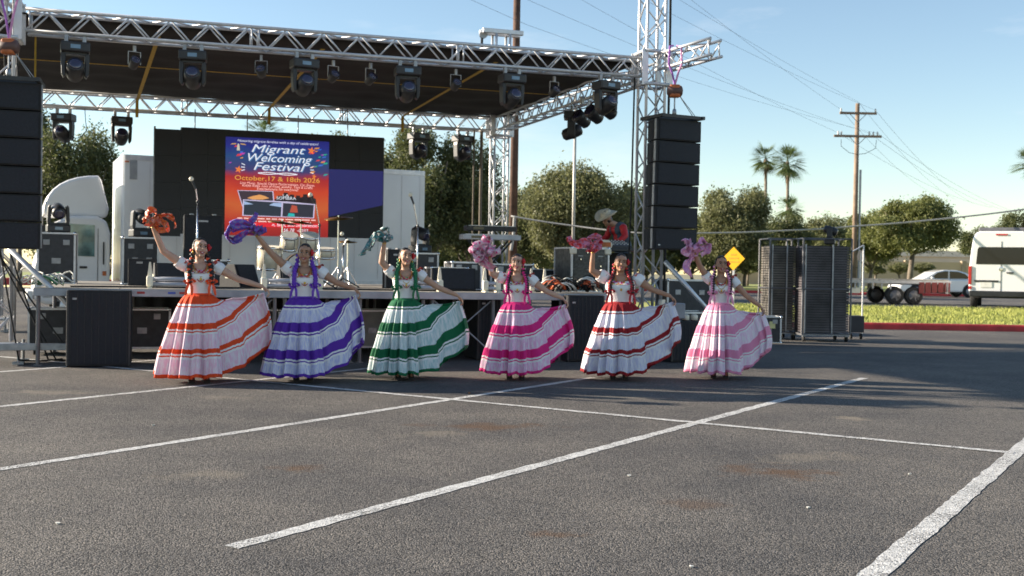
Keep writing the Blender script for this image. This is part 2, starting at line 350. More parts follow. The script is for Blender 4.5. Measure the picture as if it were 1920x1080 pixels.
for s, d, top, lab in towers:
    truss('truss_tower', lab, 'truss tower', S(s, d, 0.30), S(s, d, top), TW, 0.34, ends=False)
    b = thing('tower_base', lab.replace('truss tower', 'steel base of the truss tower').replace('tall white steel', 'steel'), 'tower base', S(s, d, 0), ANG)
    MB().box((0, 0, 0.24), (0.62, 0.62, 0.03)).build('base_plate', STEEL, b)
    for sx in (-1, 1):
        for sy in (-1, 1):
            MB().tube((sx*0.27, sy*0.27, 0.03), (sx*0.27, sy*0.27, 0.30), 0.02).build('screw_jack', STEEL, b)
            MB().box((sx*0.27, sy*0.27, 0.015), (0.14, 0.14, 0.03)).build('foot_plate', STEEL, b)
    sleeve(s, d, 'square sleeve block clasping the ' + lab.replace('truss tower', 'tower', 1), None)
# pulley head seen above the roof over the rear tower
t = thing('pulley_head', 'white pulley head block on top of the rear truss tower', 'pulley head', S(0, DR, 6.02), ANG)
for sx in (-1, 1):
    for sy in (-1, 1): MB().tube((sx*0.16, sy*0.16, 0), (sx*0.16, sy*0.16, 0.62), 0.03).build('post', TRM, t, True)
MB().box((0.0, -0.12, 0.67), (0.95, 0.1, 0.10)).build('cross_beam', ALU, t, bevel=0.01); MB().box((0.0, 0.12, 0.67), (0.95, 0.1, 0.10)).build('cross_beam', ALU, t, bevel=0.01)
MB().lathe([(0.09, -0.03), (0.06, 0), (0.09, 0.03)], (-0.42, 0, 0.60), 14, (R(90), 0, 0)).build('pulley_wheel', STEEL, t)
MB().tube((-0.45, 0, 0.6), (-0.45, 0, -0.3), 0.03).build('chain', RUB, t)
# outrigger beams, braces
def outrigger(s, d, sgn, label, sb=0.0, grp=None):
    t = thing('outrigger', label, 'outrigger', S(s, d, 0), ANG)
    MB().box((sgn*0.75, -0.28, 0.24), (1.75, 0.09, 0.09)).build('beam', STEEL, t, bevel=0.006)
    MB().tube((sgn*1.52, -0.28, 0.0), (sgn*1.52, -0.28, 0.40), 0.018).build('screw_jack', ALU, t)
    MB().box((sgn*1.52, -0.28, 0.01), (0.13, 0.13, 0.02)).build('foot_plate', STEEL, t)
    MB().tube((sgn*0.15, -0.26, 1.55), (sgn*1.38, -0.28, 0.32), 0.038).build('brace', ALU, t, True)
    MB().box((sgn*1.38, -0.28, 0.31), (0.12, 0.07, 0.09)).build('bracket', BLK, t)
    return t
outrigger(SLF-0.30, -0.12, 1, 'outrigger beam with a diagonal brace, in front of the big ribbed subwoofer')
outrigger(SX, -0.05, 1, 'diagonal brace and outrigger running from the tower down behind the pale pink skirt')
# roof skin
mb = MB(); nx, ny = 60, 24; sA, sB = SLF-1.3, 0.12
for j in range(ny+1):
    for i in range(nx+1):
        s = sA+(sB-sA)*i/nx; d = 0.16+(DR-0.1)*j/ny
        sag = -0.035*abs(math.sin(math.pi*j/ny*7)) - 0.02*math.sin(i*0.9)*math.sin(j*0.5)
        p = S(s, d, ZT+0.155+0.05*j/ny+sag); mb.v.append(tuple(p))
mb.f = [(j*(nx+1)+i, j*(nx+1)+i+1, (j+1)*(nx+1)+i+1, (j+1)*(nx+1)+i) for j in range(ny) for i in range(nx)]; mb.m = [0]*len(mb.f)
rf = mb.build('roof_canopy', M('dark_tarpaulin', (0.009, 0.007, 0.0065), 0.9, 0, 0.3, 3, 0.2, 12), None, True)
rf.modifiers.new('thick', 'SOLIDIFY').thickness = 0.01
tag(rf, 'dark brown tarpaulin roof stretched over the stage trusses', 'roof canopy')
def strap(pts, w=0.05, label=''):
    m = MB()
    for a, b in zip(pts[:-1], pts[1:]): bar_between(m, a, b, w, 0.006)
    return tag(m.build('ratchet_strap', YEL), label, 'strap')
for i, (a, b) in enumerate((((297, 92), (257, 195)), ((605, 125), (505, 205)), ((930, 135), (755, 215)))):
    strap([S(s_at(*a, 0.25), 0.25, ZT-0.02), S(s_at(*b, DR-0.3), DR-0.3, ZT+0.02), S(s_at(*b, DR-0.2), DR-0.2, ZT-0.3)], 0.06,
          'yellow ratchet strap slung under the roof, ' + ('nearest the truck cab', 'above the festival poster', 'ending near the rear truss tower')[i])
strap([S(sA+0.4, 3.2, ZT+0.03), S(-0.1, 3.2, ZT+0.03)], 0.05, 'long yellow strap running the length of the roof underside')
strap([S(SLF+0.09, 0.22, ZT-0.05), S(SLF+0.09, 0.22, ZT-0.9)], 0.05, 'yellow strap hanging straight down beside the truss tower at the truck cab end')
# arms that carry the speaker hangs
armR = (S(SX+.1, -0.1, 4.72), S(SX+.1, -0.1, 4.72)+Vector((0.74, -0.86, 0.10)))
truss('hoist_arm', 'short truss arm jutting from the tall tower, with purple slings round it', 'truss arm', *armR, 0.25, 0.25)
armL = (S(SLF-0.35, -0.1, 4.75), S(SLF-0.35, -0.1, 4.75)+Vector((0.35, -1.25, 0.05)))
truss('hoist_arm', 'short truss arm reaching out from the tower at the truck cab end', 'truss arm', *armL, 0.25, 0.25)
PUR = M('purple_sling', (0.30, 0.10, 0.42), 0.7, 0, 0.2, 20); PNK = M('pink_sling', (0.62, 0.28, 0.50), 0.7, 0, 0.2, 20)

# ------------------------------------------------------------------ moving head lamps
def moving_head(label, group, up=False, name='moving_head_lamp'):
    t = thing(name, label, 'stage light', group=group); z = (lambda v: v) if up else (lambda v: -v)
    MB().box((0, 0, z(0.075)), (0.36, 0.27, 0.13), None).build('base', BLK, t, bevel=0.02)
    MB().box((0, -0.137, z(0.075)), (0.12, 0.006, 0.05)).build('display', M('lamp_display', (0.16, 0.26, 0.36), 0.15), t)
    for sx in (-1, 1): MB().prism([(sx*0.165, z(0.13)), (sx*0.175, z(0.20)), (sx*0.165, z(0.42)), (sx*0.14, z(0.47)), (sx*0.115, z(0.44)), (sx*0.115, z(0.17))], -0.07, 0.07).build('yoke_arm', BLK, t, bevel=0.012)
    MB().box((0, 0, z(0.155)), (0.27, 0.14, 0.03)).build('yoke_bridge', BLK, t)
    h = MB()
    h.lathe([(0.05, -0.17), (0.098, -0.13), (0.112, 0), (0.112, 0.10), (0.10, 0.17), (0.088, 0.18)], (0, 0, z(0.37)), 18, (R(68) if not up else R(110), 0, 0)).build('head', BLK, t, True)
    q = Euler((R(68) if not up else R(110), 0, 0)).to_matrix() @ Vector((0, 0, 0.182))
    MB().ell(Vector((0, 0, z(0.37)))+q, (0.08, 0.08, 0.02), 16, 6, (R(68) if not up else R(110), 0, 0)).build('lens', LENS, t, True)
    if not up:
        for sx in (-1, 1):
            MB().box((sx*0.11, 0, 0.03), (0.05, 0.05, 0.13)).build('clamp', STEEL, t, bevel=0.008)
    else:
        for sx in (-1, 1): MB().box((sx*0.12, 0, 0.006), (0.05, 0.22, 0.012)).build('foot', RUB, t)
    return t
ZB = ZT-TS/2-0.11                                   # just under the lower chords
def put(o, loc, rz): o.location = loc; o.rotation_euler = (0, 0, rz); return o
gF = 'moving head lamps hung under the front truss'; ORD = ['first', 'second', 'third', 'fourth', 'fifth', 'sixth', 'seventh', 'eighth']
m0 = moving_head('large black moving head lamp hung under the front truss', gF)
for i, (px, tw) in enumerate(((141, .1), (362, -.1), (571, .15), (764, -.05), (960, .1), (1137, .25))):
    o = m0 if i == 0 else copy_tree(m0); o.scale = (1.05,)*3
    put(o, S(s_at(px, 100 if px < 700 else 150, -0.12), -0.12, ZB), ANG+tw); o['label'] = ORD[5-i]+' large moving head lamp on the front truss, counted from the tall tower'
gR = 'moving head lamps hung under the rear truss'
for i, px in enumerate((119, 228, 785, 868)):
    o = copy_tree(m0); o.scale = (1.15,)*3; o['group'] = gR; o['label'] = ORD[3-i]+' moving head lamp under the rear truss, counted from the brown pole'
    put(o, S(s_at(px, 240, DR), DR, ZB-0.02), ANG+(-.3, .1, .35, .35)[i])
o = copy_tree(m0); del o['group']; o['label'] = 'black moving head lamp under the side truss, below a row of small cans'; put(o, S(0, 2.9, ZB-0.05), ANG+1.2)
def par_can(label, group):
    t = thing('par_can', label, 'stage light', group=group)
    MB().lathe([(0.06, -0.13), (0.085, -0.11), (0.10, 0.06), (0.105, 0.12)], (0, 0, -0.25), 16, (R(60), 0, 0)).build('can', BLK, t, True)
    MB().ell(Vector((0, 0, -0.25)) + Euler((R(60), 0, 0)).to_matrix() @ Vector((0, 0, 0.118)), (0.09, 0.09, 0.012), 14, 6, (R(60), 0, 0)).build('lens', LENS, t, True)
    y = MB()
    for sx in (-1, 1): y.box((sx*0.12, 0, -0.15), (0.008, 0.03, 0.24))
    y.box((0, 0, -0.03), (0.248, 0.03, 0.008)); y.build('yoke', STEEL, t)
    MB().box((0, 0, 0.03), (0.05, 0.05, 0.12)).build('clamp', STEEL, t)
    return t
p0 = par_can('small black par can hung in shadow on the front truss', 'par cans along the front truss')
for i, px in enumerate((252, 490, 625, 695, 855, 1040)):
    o = p0 if i == 0 else copy_tree(p0); put(o, S(s_at(px, 110, 0.16), 0.16, ZB), ANG+random.uniform(-.5, .5)); o.scale = (.72,)*3; o['label'] = ORD[5-i]+' small par can in shadow on the front truss, counted from the tall tower'
for i, d in enumerate((0.9, 1.5, 2.1)):
    o = copy_tree(p0); o['group'] = 'par cans along the side truss'; o['label'] = ORD[i]+' small par can on the side truss, counted from the front truss'; o.scale = (1.2,)*3
    put(o, S(-0.1, d, ZB), ANG+R(-70))
# ------------------------------------------------------------------ hanging line arrays
def line_array(label, loc, n, hh, rz):
    t = thing('line_array', label, 'speaker array', loc, rz)   # origin: middle of the lower front edge
    W, Dp = 0.80, 0.46
    body = MB().prism([(-W/2, 0.0), (W/2, 0.0), (W/2-0.02, Dp*0.45), (W/2-0.12, Dp), (-W/2+0.12, Dp), (-W/2+0.02, Dp*0.45)], 0.004, hh-0.012)
    body.v = [(a, c, b) for a, b, c in body.v]
    bm_ = body.mesh('cabinet'); bm_.materials.append(BLKM)
    g = MB(); N = 10
    g.add([(-W/2+0.03+(W-0.06)*i/N, -0.012-0.014*math.sin(math.pi*i/N), z) for z in (0.02, hh-0.03) for i in range(N+1)], [(i, i+1, N+2+i, N+1+i) for i in range(N)])
    gm = g.mesh('grille'); gm.materials.append(GRILLE)
    hd = MB()
    hd.box((0, 0, 0), (0.012, 0.09, 0.075)); hm = hd.mesh('handle'); hm.materials.append(RUB)
    rg = MB().box((0, 0, 0), (0.018, 0.05, hh-0.03)).mesh('rigging_bar'); rg.materials.append(STEEL)
    for i in range(n):
        tilt = R(1.2*(n-1-i)*0.35)
        c = link('cabinet', bm_, t, loc=(0, 0.012*(n-1-i), i*hh)); c.rotation_euler = (-tilt*0.0, 0, 0)
        link('grille', gm, c)
        for sx in (-1, 1):
            for zz in (0.11, 0.225): link('handle', hm, c, loc=(sx*(W/2-0.008), Dp*0.22, zz))
            link('rigging_bar', rg, c, loc=(sx*(W/2+0.004), 0.05, hh/2))
        if i == 0: MB().box((-W/2+0.09, -0.016, 0.07), (0.035, 0.004, 0.02)).build('badge', STEEL, c)
    fr = MB(); zt = n*hh
    for sx in (-1, 1): fr.box((sx*(W/2-0.03), 0.2, zt+0.03), (0.05, 0.62, 0.05))
    for y in (-0.06, 0.2, 0.46): fr.box((0, y, zt+0.03), (W-0.02, 0.05, 0.05))
    fr.build('fly_frame', BLK, t)
    return t, zt
cL = at(76, 310, 13.9); loL = Vector((cL.x, cL.y, 1.53)) - U*0.4
tL, zL = line_array('row of six black line array speakers hanging beside the truck cab end of the stage', loL, 6, 0.346, ANG)
cR = at(1228, 345, 17.0); loR = Vector((cR.x, cR.y, 1.73)) + U*0.4
tR, zR_ = line_array('six black line array speakers hanging beside the tall tower, against sky and trees', loR, 6, 0.335, ANG+R(9))
ORG = M('hoist_orange', (0.45, 0.12, 0.03), 0.5, 0, 0.3, 8)
def hoist(top, bottom, frameend, label, sling, zb):
    t = thing('chain_hoist', label, 'chain hoist', bottom)
    T = top-bottom
    MB().box((0, 0, zb), (0.17, 0.14, 0.20)).build('motor', ORG, t, bevel=0.03)
    MB().lathe([(0.05, -0.12), (0.085, -0.10), (0.085, 0.10), (0.05, 0.12)], (0, 0, zb), 14, (0, R(90), 0)).build('drum', M('hoist_dark', (0.10, 0.05, 0.04), 0.5), t, True)
    MB().tube((0, 0, 0), (0, 0, zb-0.1), 0.012).build('chain', STEEL, t)
    MB().lathe([(0.02, 0), (0.035, 0.03), (0.03, 0.09), (0.012, 0.11)], (0, 0, 0.02), 10).build('hook', STEEL, t, True)
    for k, mm in ((-1, PUR), (1, PNK)): MB().path([(0, 0, zb+0.1), (k*0.05+T.x*0.6, T.y*0.6, zb+0.1+(T.z-zb-0.1)*0.6), (T.x+k*0.10, T.y, T.z), (T.x+k*0.09, T.y, T.z+0.28), (T.x+k*0.03, T.y+0.08, T.z+0.3)], 0.016).build('sling', mm, t)
    f = frameend-bottom
    for k in (-0.02, 0.02): MB().tube((0.06, 0, zb-0.05), (f.x+k, f.y, f.z), 0.006).build('steel_rope', STEEL, t)
hb = loR + V*0.2 + Vector((0, 0, zR_+0.06)); at_r = armR[0].lerp(armR[1], 0.62)
hoist(Vector((hb.x+0.0, hb.y, 4.62)), hb, hb+U*0.36, 'orange chain hoist on purple slings above the hanging speakers beside trees', PUR, 0.40)
hb = loL + V*0.2 + Vector((0, 0, zL+0.06))
hoist(Vector((hb.x, hb.y, 4.66)), hb, hb+U*0.3, 'orange chain hoist over the speaker row at the truck cab end', PUR, 0.40)
# cables dropping down the towers and across
def cable(pts, r, mat, label, name='cable', sag=0.0, n=14):
    P = []
    for a, b in zip(pts[:-1], pts[1:]):
        a, b = Vector(a), Vector(b)
        for i in range(n): f = i/n; P.append(a.lerp(b, f)-Vector((0, 0, sag*4*f*(1-f))))
    P.append(Vector(pts[-1])); return tag(MB().path(P, r).build(name, mat, None, True), label, 'cable')
cable([S(-0.06, -0.1, 4.5), S(-0.10, -0.15, 2.6), S(-0.12, -0.1, 0.9)], 0.014, RUB, 'dark cable hanging down beside the tall truss tower')
cable([S(0.62, 0.1, 9.0), S(0.64, 0.1, 4.6), S(0.62, 0.1, 1.0)], 0.02, RUB, 'black hoist chain dropping from the top of the tall tower')
cable([S(-0.1, 2.6, 4.42), S(-0.2, 1.2, 4.3), S(-0.3, 0.2, 4.4)], 0.01, RUB, 'thin cable looping under the side truss', sag=0.12)
cable([S(s_at(160, 205, DR), DR-.15, 4.45), S(s_at(165, 215, DR), DR-.2, 4.05), S(s_at(135, 240, DR), DR-.1, 3.9)], 0.008, RUB, 'thin cable drooping between two lamps on the rear truss', sag=0.1)
for i in range(4):
    x = SLF-0.30+random.uniform(-0.15, 0.2)
    cable([S(x, -0.1, 4.3), S(x+0.06, -0.16, 2.9), S(x-0.05, -0.2, 1.5), S(x+0.2+0.25*i, -0.3, 0.06), S(x+0.7+0.3*i, 0.2, 0.03)], 0.012, RUB, 'black cable running down the tower at the truck cab end', sag=0.02)['group'] = 'cables on the tower at the truck cab end'
for s in (-0.62, -0.45): cable([S(s, DR-.1, 4.5), S(s, DR-.1, 1.0)], 0.02 if s < -.6 else 0.035, M('cable_brown', (0.13, 0.11, 0.085), .8), 'pale cable bundle dropping beside the rear tower')['group'] = 'cable drops beside the rear tower'

# ------------------------------------------------------------------ stage platform
ZD = 1.03; SL0, SR0, DF = s_at(62, 541, -0.55), -0.25, -0.55
DECK = M('deck_plywood', (0.30, 0.28, 0.25), 0.7, 0, 0.25, 3, 0.15, 30)
st_ = thing('stage_platform', 'low stage platform of grey deck panels on metal legs behind the dancers', 'stage', S(SL0, DF, 0), ANG)
NXD, NYD = 8, 3; LW = SR0-SL0; pw = LW/NXD; pd = 7.0/NYD
pm = MB().box((0, 0, 0), (pw-0.012, pd-0.012, 0.05)).mesh('deck_panel'); pm.materials.append(DECK)
for i in range(NXD):
    for j in range(NYD): link('deck_panel', pm, st_, loc=((i+.5)*pw, (j+.5)*pd+0.02, ZD-0.025))
MB().box((LW/2, 0.0, ZD-0.055), (LW, 0.035, 0.10)).build('front_rail', M('deck_rail', (0.30, 0.32, 0.36), 0.45, 0.5, 0.2, 4), st_, bevel=0.006)
for j in range(1, NYD+1): MB().box((LW/2, j*pd, ZD-0.11), (LW, 0.05, 0.12)).build('beam', STEEL, st_)
lm = MB().tube((0, 0, 0), (0, 0, ZD-0.10), 0.027).box((0, 0, 0.006), (0.1, 0.1, 0.012)).mesh('leg'); lm.materials.append(M('leg_steel', (0.15, 0.15, 0.16), .5, .6))
for i in range(NXD+1):
    for j in range(NYD+1):
        for e in ((-0.07, 0.07) if 0 < i < NXD else (0.06 if i == 0 else -0.06,)): link('leg', lm, st_, loc=(i*pw+e, j*pd+0.06, 0))
for i in (2, 5): # crossed braces
    for a, b in ((0.15, 0.9), (0.9, 0.15)): MB().tube((i*pw+0.1, 0.09, a), ((i+1)*pw-0.1, 0.09, b), 0.012).build('brace', STEEL, st_)
sk_ = MB(); nn = 120
sk_.add([(LW*i/nn, 6.6+0.05*math.sin(i*1.3)+0.02*math.sin(i*2.9), z) for z in (0.01, ZD-0.06) for i in range(nn+1)], [(i, i+1, nn+2+i, nn+1+i) for i in range(nn)]); sk_.build('added_shade_curtain', BLKM, st_, True)  # added black sheet that keeps the space under the deck dark
for x, c in ((1.35, REDP), (1.75, M('blue_sticker', (0.05, 0.1, 0.4))), (1.9, REDP)): MB().box((x, -0.0195, ZD-0.05), (0.10, 0.003, 0.03)).build('sticker', c, st_)
# subwoofers standing in front
def sub(px, w, h, label, d=-0.86, rz=0.0, pym=640):
    s = s_at(px, pym, d); t = thing('subwoofer', label, 'subwoofer', S(s, d, 0), ANG+rz)
    MB().box((0, 0.38, h/2+0.01), (w, 0.74, h)).build('cabinet', BLKM, t, bevel=0.012)
    MB().box((0, 0.003, h/2+0.01), (w-0.05, 0.012, h-0.06)).build('grille', GRILLE, t)
    rb = MB()
    for i in range(9): rb.box((-(w-0.1)/2+(w-0.1)*i/8, -0.006, h/2+0.01), (0.006, 0.006, h-0.07))
    rb.build('grille_rib', BLK, t)
    for sx in (-1, 1): MB().box((sx*(w/2-0.02), 0.0, h/2+0.01), (0.025, 0.02, h-0.02)).build('edge_strip', BLK, t)
    MB().box((-w/2+0.10, -0.008, h-0.1), (0.05, 0.004, 0.025)).build('badge', STEEL, t)
    return t
sub(185, 0.80, 1.0, 'big black ribbed subwoofer behind the brace at the truck cab end')
sub(925, 0.52, 0.96, 'black subwoofer under the stage edge between the green and hot pink dancers', -0.3)
sub(1098, 0.60, 1.0, 'black subwoofer under the stage edge between the hot pink and red dancers', -0.75)
sub(1292, 0.60, 0.62, 'low black subwoofer with lamps on top, between the red and pale pink dancers', -1.0, 0, 620)

# ------------------------------------------------------------------ video wall
DL = 6.7; sl0, sl1 = s_at(289, 340, DL), s_at(719, 350, DL); LWW = sl1-sl0
zl1 = (z_at(340, 238, DL)+z_at(719, 258, DL))/2; zl0 = (z_at(300, 440, DL)+z_at(715, 445, DL))/2; LH = zl1-zl0
led = thing('video_wall', 'large dark video wall of square panels showing the festival poster', 'video wall', S(sl0, DL, zl0), ANG)
PANEL = M('led_panel', (0.012, 0.0155, 0.022), 0.6, 0, 0.12, 3)
NC, NR = 9, 4; cw, ch = LWW/NC, LH/NR
pm = MB().box((0, 0.04, 0), (cw-0.004, 0.08, ch-0.004)).mesh('panel'); pm.materials.append(PANEL)
for i in range(NC):
    for j in range(NR): link('panel', pm, led, loc=((i+.5)*cw, 0, (j+.5)*ch-(0.055 if i == 0 else 0)))
hk = MB()
for i in (1, 3, 5, 7): MB().tube((i*cw+cw/2, 0.04, LH), (i*cw+cw/2, 0.04, ZT-TS/2-zl0), 0.012).build('hanging_hook', STEEL, led)
fr = MB()
for i in range(NC+1): fr.box((i*cw, 0.12, LH/2), (0.04, 0.06, LH))
fr.build('rear_frame', STEEL, led)
def emit_mat(name, stops, strength=1.0, lines=True):
    m = bpy.data.materials.new(name); m.use_nodes = True; nt = m.node_tree; b = nt.nodes['Principled BSDF']
    t = nt.nodes.new('ShaderNodeTexCoord'); sp = nt.nodes.new('ShaderNodeSeparateXYZ'); r = nt.nodes.new('ShaderNodeValToRGB')
    nt.links.new(t.outputs['Generated'], sp.inputs[0])
    n = nt.nodes.new('ShaderNodeTexNoise'); n.inputs['Scale'].default_value = 5; nt.links.new(t.outputs['Generated'], n.inputs['Vector'])
    a = nt.nodes.new('ShaderNodeMath'); a.operation = 'MULTIPLY_ADD'; a.inputs[1].default_value = 0.16; nt.links.new(n.outputs['Fac'], a.inputs[0])
    s2 = nt.nodes.new('ShaderNodeMath'); s2.operation = 'SUBTRACT'; s2.inputs[1].default_value = 0.08; nt.links.new(sp.outputs['Z'], s2.inputs[0]); nt.links.new(s2.outputs[0], a.inputs[2])
    e = r.color_ramp.elements; e[0].position, e[0].color = stops[0][0], stops[0][1]+(1,); e[1].position, e[1].color = stops[-1][0], stops[-1][1]+(1,)
    for p, c in stops[1:-1]: x = e.new(p); x.color = c+(1,)
    nt.links.new(a.outputs[0], r.inputs['Fac']); nt.links.new(r.outputs['Color'], b.inputs['Emission Color']); b.inputs['Emission Strength'].default_value = strength
    b.inputs['Base Color'].default_value = (0.02, 0.02, 0.02, 1); b.inputs['Roughness'].default_value = 0.6; return m
def ledx(px, py): return s_at(px, py, DL)-sl0
def ledz(px, py): return z_at(px, py, DL)-zl0
x0, x1 = ledx(422, 350), ledx(616, 350); zb_, zt_ = ledz(520, 443), ledz(520, 261); PW, PH = x1-x0, zt_-zb_
def screen(name, poly, mat, y=-0.006, th=0.004):
    return MB().prism(poly, y-th, y).build(name, mat, led)
ES = 0.26
screen('poster', [(x0, zb_), (x1, zb_), (x1, zt_), (x0, zt_)], emit_mat('poster_glow', [(0.0, (0.42, 0.012, 0.012)), (0.14, (0.62, 0.03, 0.02)), (0.3, (0.80, 0.15, 0.035)), (0.48, (0.80, 0.07, 0.025)), (0.6, (0.55, 0.025, 0.035)), (0.68, (0.07, 0.06, 0.22)), (0.8, (0.02, 0.09, 0.28)), (0.92, (0.02, 0.03, 0.30)), (1.0, (0.015, 0.02, 0.24))], ES))
screen('blue_field', [(x1+0.004, ledz(616, 407)), (LWW-0.01, ledz(716, 385)), (LWW-0.01, ledz(716, 321)), (x1+0.004, ledz(616, 317))], emit_mat('blue_glow', [(0, (0.018, 0.018, 0.15)), (1, (0.022, 0.025, 0.17))], ES))
_va, _vb = [-.085, .03, .09, .40, .52, .63, .735, .835, .955, 1], [.05, .148, .2, .46, .566, .676, .764, .857, .955, 1]
def P(u, v): return (x0+u*PW, zb_+float(np.interp(v, _va, _vb))*PH)   # position on the poster, 0..1
def flat(name, pts, col, y=-0.013, e=ES):
    return screen(name, [P(*q) for q in pts], M('glow_%d_%d_%d' % tuple(int(c*1000) for c in col), col, 0.6, 0, 0.02, 3, 0, 60, e), y, 0.003)
def text(body, u, v, h, col, wmax, shear=0.2, bold=0.0, y=-0.020, name='lettering'):
    c = bpy.data.curves.new('t', 'FONT'); c.body = body; c.size = h*PH*1.35; c.shear = shear; c.offset = bold; c.align_x = 'CENTER'; c.extrude = 0.001
    o = bpy.data.objects.new('t', c); COL.objects.link(o); dg = bpy.context.evaluated_depsgraph_get()
    me = bpy.data.meshes.new_from_object(o.evaluated_get(dg)); bpy.data.objects.remove(o)
    me.materials.clear(); me.materials.append(M('glow_%d_%d_%d' % tuple(int(k*1000) for k in col), col, 0.6, 0, 0.02, 3, 0, 60, ES))
    xs = [q.co.x for q in me.vertices]; w = max(xs)-min(xs); k = wmax*PW/w
    q = link(name, me, led); q.rotation_euler = (R(90), 0, 0); X, Z = P(u, v); q.location = (X, y, Z); q.scale = (k, 1, 1); return q
WT, GOLD, PKT = (0.80, 0.84, 0.95), (0.75, 0.42, 0.08), (0.95, 0.62, 0.60)
text('Honoring migrant families with a day of celebration!', 0.5, 0.955, 0.026, WT, 0.78)
for b, u, v, w in (('Migrant', 0.49, 0.835, 0.52), ('Welcoming', 0.5, 0.735, 0.62), ('Festival', 0.5, 0.630, 0.50)):
    text(b, u+0.008, v-0.006, 0.085, (0.10, 0.25, 0.5), w, 0.3, 0.0, -0.017, 'lettering_shadow'); text(b, u, v, 0.085, WT, w, 0.3, 0.0)
for i in range(3):                                   # rays beside and flourish beneath the title
    for sg in (-1, 1):
        a = R(20*(i-1)); c = Vector(P(0.5+sg*0.315, 0.655+0.028*(i-1))); dx, dz = sg*math.cos(a)*0.075, math.sin(a)*0.075
        screen('title_ray', [(c.x, c.y-0.008), (c.x+dx, c.y+dz-0.008), (c.x+dx, c.y+dz+0.012), (c.x, c.y+0.008)][::sg], M('glow_%d_%d_%d' % tuple(int(k*1000) for k in WT), WT, .6, 0, .02, 3, 0, 60, ES), -0.013, 0.003)
for k in (-1, 1):
    mb = MB(); n = 16; up = [P(0.5+0.19*(2*i/n-1), 0.598+k*0.010*math.sin(math.pi*2*i/n)) for i in range(n+1)]
    mb.add([(x, -0.014, z+e) for x, z in up for e in (-0.008, 0.008)], [(2*i, 2*i+1, 2*i+3, 2*i+2) for i in range(n)]); mb.build('flourish', MATS['glow_800_840_950'], led)
def star(u, v, r, col):
    c = P(u, v); flat_pts = [(c[0]+(r if i % 2 == 0 else r*0.42)*math.sin(i*math.pi/5+0.2), c[1]+(r if i % 2 == 0 else r*0.42)*math.cos(i*math.pi/5+0.2)) for i in range(10)]
    screen('star', flat_pts, M('glow_%d_%d_%d' % tuple(int(k*1000) for k in col), col, .6, 0, .02, 3, 0, 60, ES), -0.013, 0.003)
for u, v, r in ((0.825, 0.885, 0.085), (0.125, 0.625, 0.08), (0.855, 0.585, 0.05)): star(u, v, r, (0.85, 0.22, 0.05))
rnd = random.Random(3)
for i in range(26):                                  # confetti round the title
    u = rnd.choice((rnd.uniform(0.03, 0.17), rnd.uniform(0.83, 0.97))); v = rnd.uniform(0.6, 0.93); a = rnd.uniform(0.012, 0.03); b = a*0.5
    flat('confetti', [(u-a, v-b), (u+a*0.6, v-b*0.4), (u+a, v+b), (u-a*0.5, v+b*0.7)], rnd.choice(((0.7, 0.05, 0.06), (0.03, 0.4, 0.25), (0.45, 0.06, 0.45), (0.7, 0.3, 0.06), (0.05, 0.15, 0.6))))
flat('bottle', [(0.105, 0.845), (0.135, 0.845), (0.130, 0.905), (0.125, 0.93), (0.115, 0.93), (0.110, 0.905)], (0.62, 0.60, 0.5), -0.016)
for sg in (-1, 1): flat('firework', [(0.12+sg*0.02, 0.92), (0.12+sg*0.075, 0.915), (0.12+sg*0.06, 0.93), (0.12+sg*0.02, 0.935)][::sg], (0.6, 0.36, 0.1))
text('October,17 & 18th 2026', 0.5, 0.52, 0.05, GOLD, 0.82, 0.0, 0.0)
text('Live Music, Special Dance Performances, Car Show,', 0.5, 0.475, 0.026, PKT, 0.72); text('Kiddie Rides, Lots of Food, Jewelry, Toys & Crafts', 0.5, 0.445, 0.026, PKT, 0.68); text('Entertainment for everyone!', 0.5, 0.413, 0.026, PKT, 0.4)
LIL = (0.55, 0.50, 0.72)
flat('picture_frame', [(0.115, 0.40), (0.46, 0.405), (0.475, 0.20), (0.165, 0.20)][::-1], LIL, -0.0125); flat('picture', [(0.125, 0.393), (0.45, 0.397), (0.465, 0.21), (0.172, 0.21)][::-1], (0.05, 0.035, 0.05), -0.0155)
flat('lowrider_car', [(0.21, 0.31), (0.26, 0.335), (0.33, 0.355), (0.38, 0.34), (0.42, 0.315), (0.36, 0.295), (0.26, 0.293)][::-1], (0.75, 0.35, 0.12), -0.0185)
for u, w, hh in ((0.52, .05, .35), (0.58, .06, .39), (0.64, .05, .37), (0.70, .06, .36), (0.77, .055, .38), (0.83, .05, .37)):
    flat('band_member', [(u-w, 0.26), (u+w, 0.26), (u+w*0.9, hh-0.045), (u+0.022, hh-0.03), (u+0.02, hh), (u-0.02, hh), (u-0.022, hh-0.03), (u-w*0.9, hh-0.045)], (0.022, 0.016, 0.022), -0.0155)
text('LA', 0.58, 0.340, 0.026, WT, 0.06, 0, 0.0, -0.026); text('SOMBRA', 0.585, 0.305, 0.032, WT, 0.19, 0, 0.0, -0.026)
flat('picture_frame', [(0.165, 0.09), (0.86, 0.085), (0.868, 0.262), (0.60, 0.282), (0.17, 0.29)], LIL, -0.0205); flat('picture', [(0.177, 0.1), (0.535, 0.096), (0.54, 0.265), (0.182, 0.278)], (0.025, 0.035, 0.055), -0.0235)
flat('picture', [(0.55, 0.096), (0.848, 0.094), (0.855, 0.25), (0.555, 0.262)], (0.03, 0.032, 0.05), -0.0235); flat('sky_patch', [(0.182, 0.225), (0.27, 0.235), (0.182, 0.27)], (0.35, 0.47, 0.72), -0.0265)
flat('sky_patch', [(0.42, 0.23), (0.538, 0.21), (0.539, 0.262), (0.46, 0.258)], (0.35, 0.47, 0.72), -0.0265); flat('teal_patch', [(0.60, 0.1), (0.67, 0.1), (0.665, 0.135), (0.61, 0.14)], (0.03, 0.45, 0.45), -0.0265)
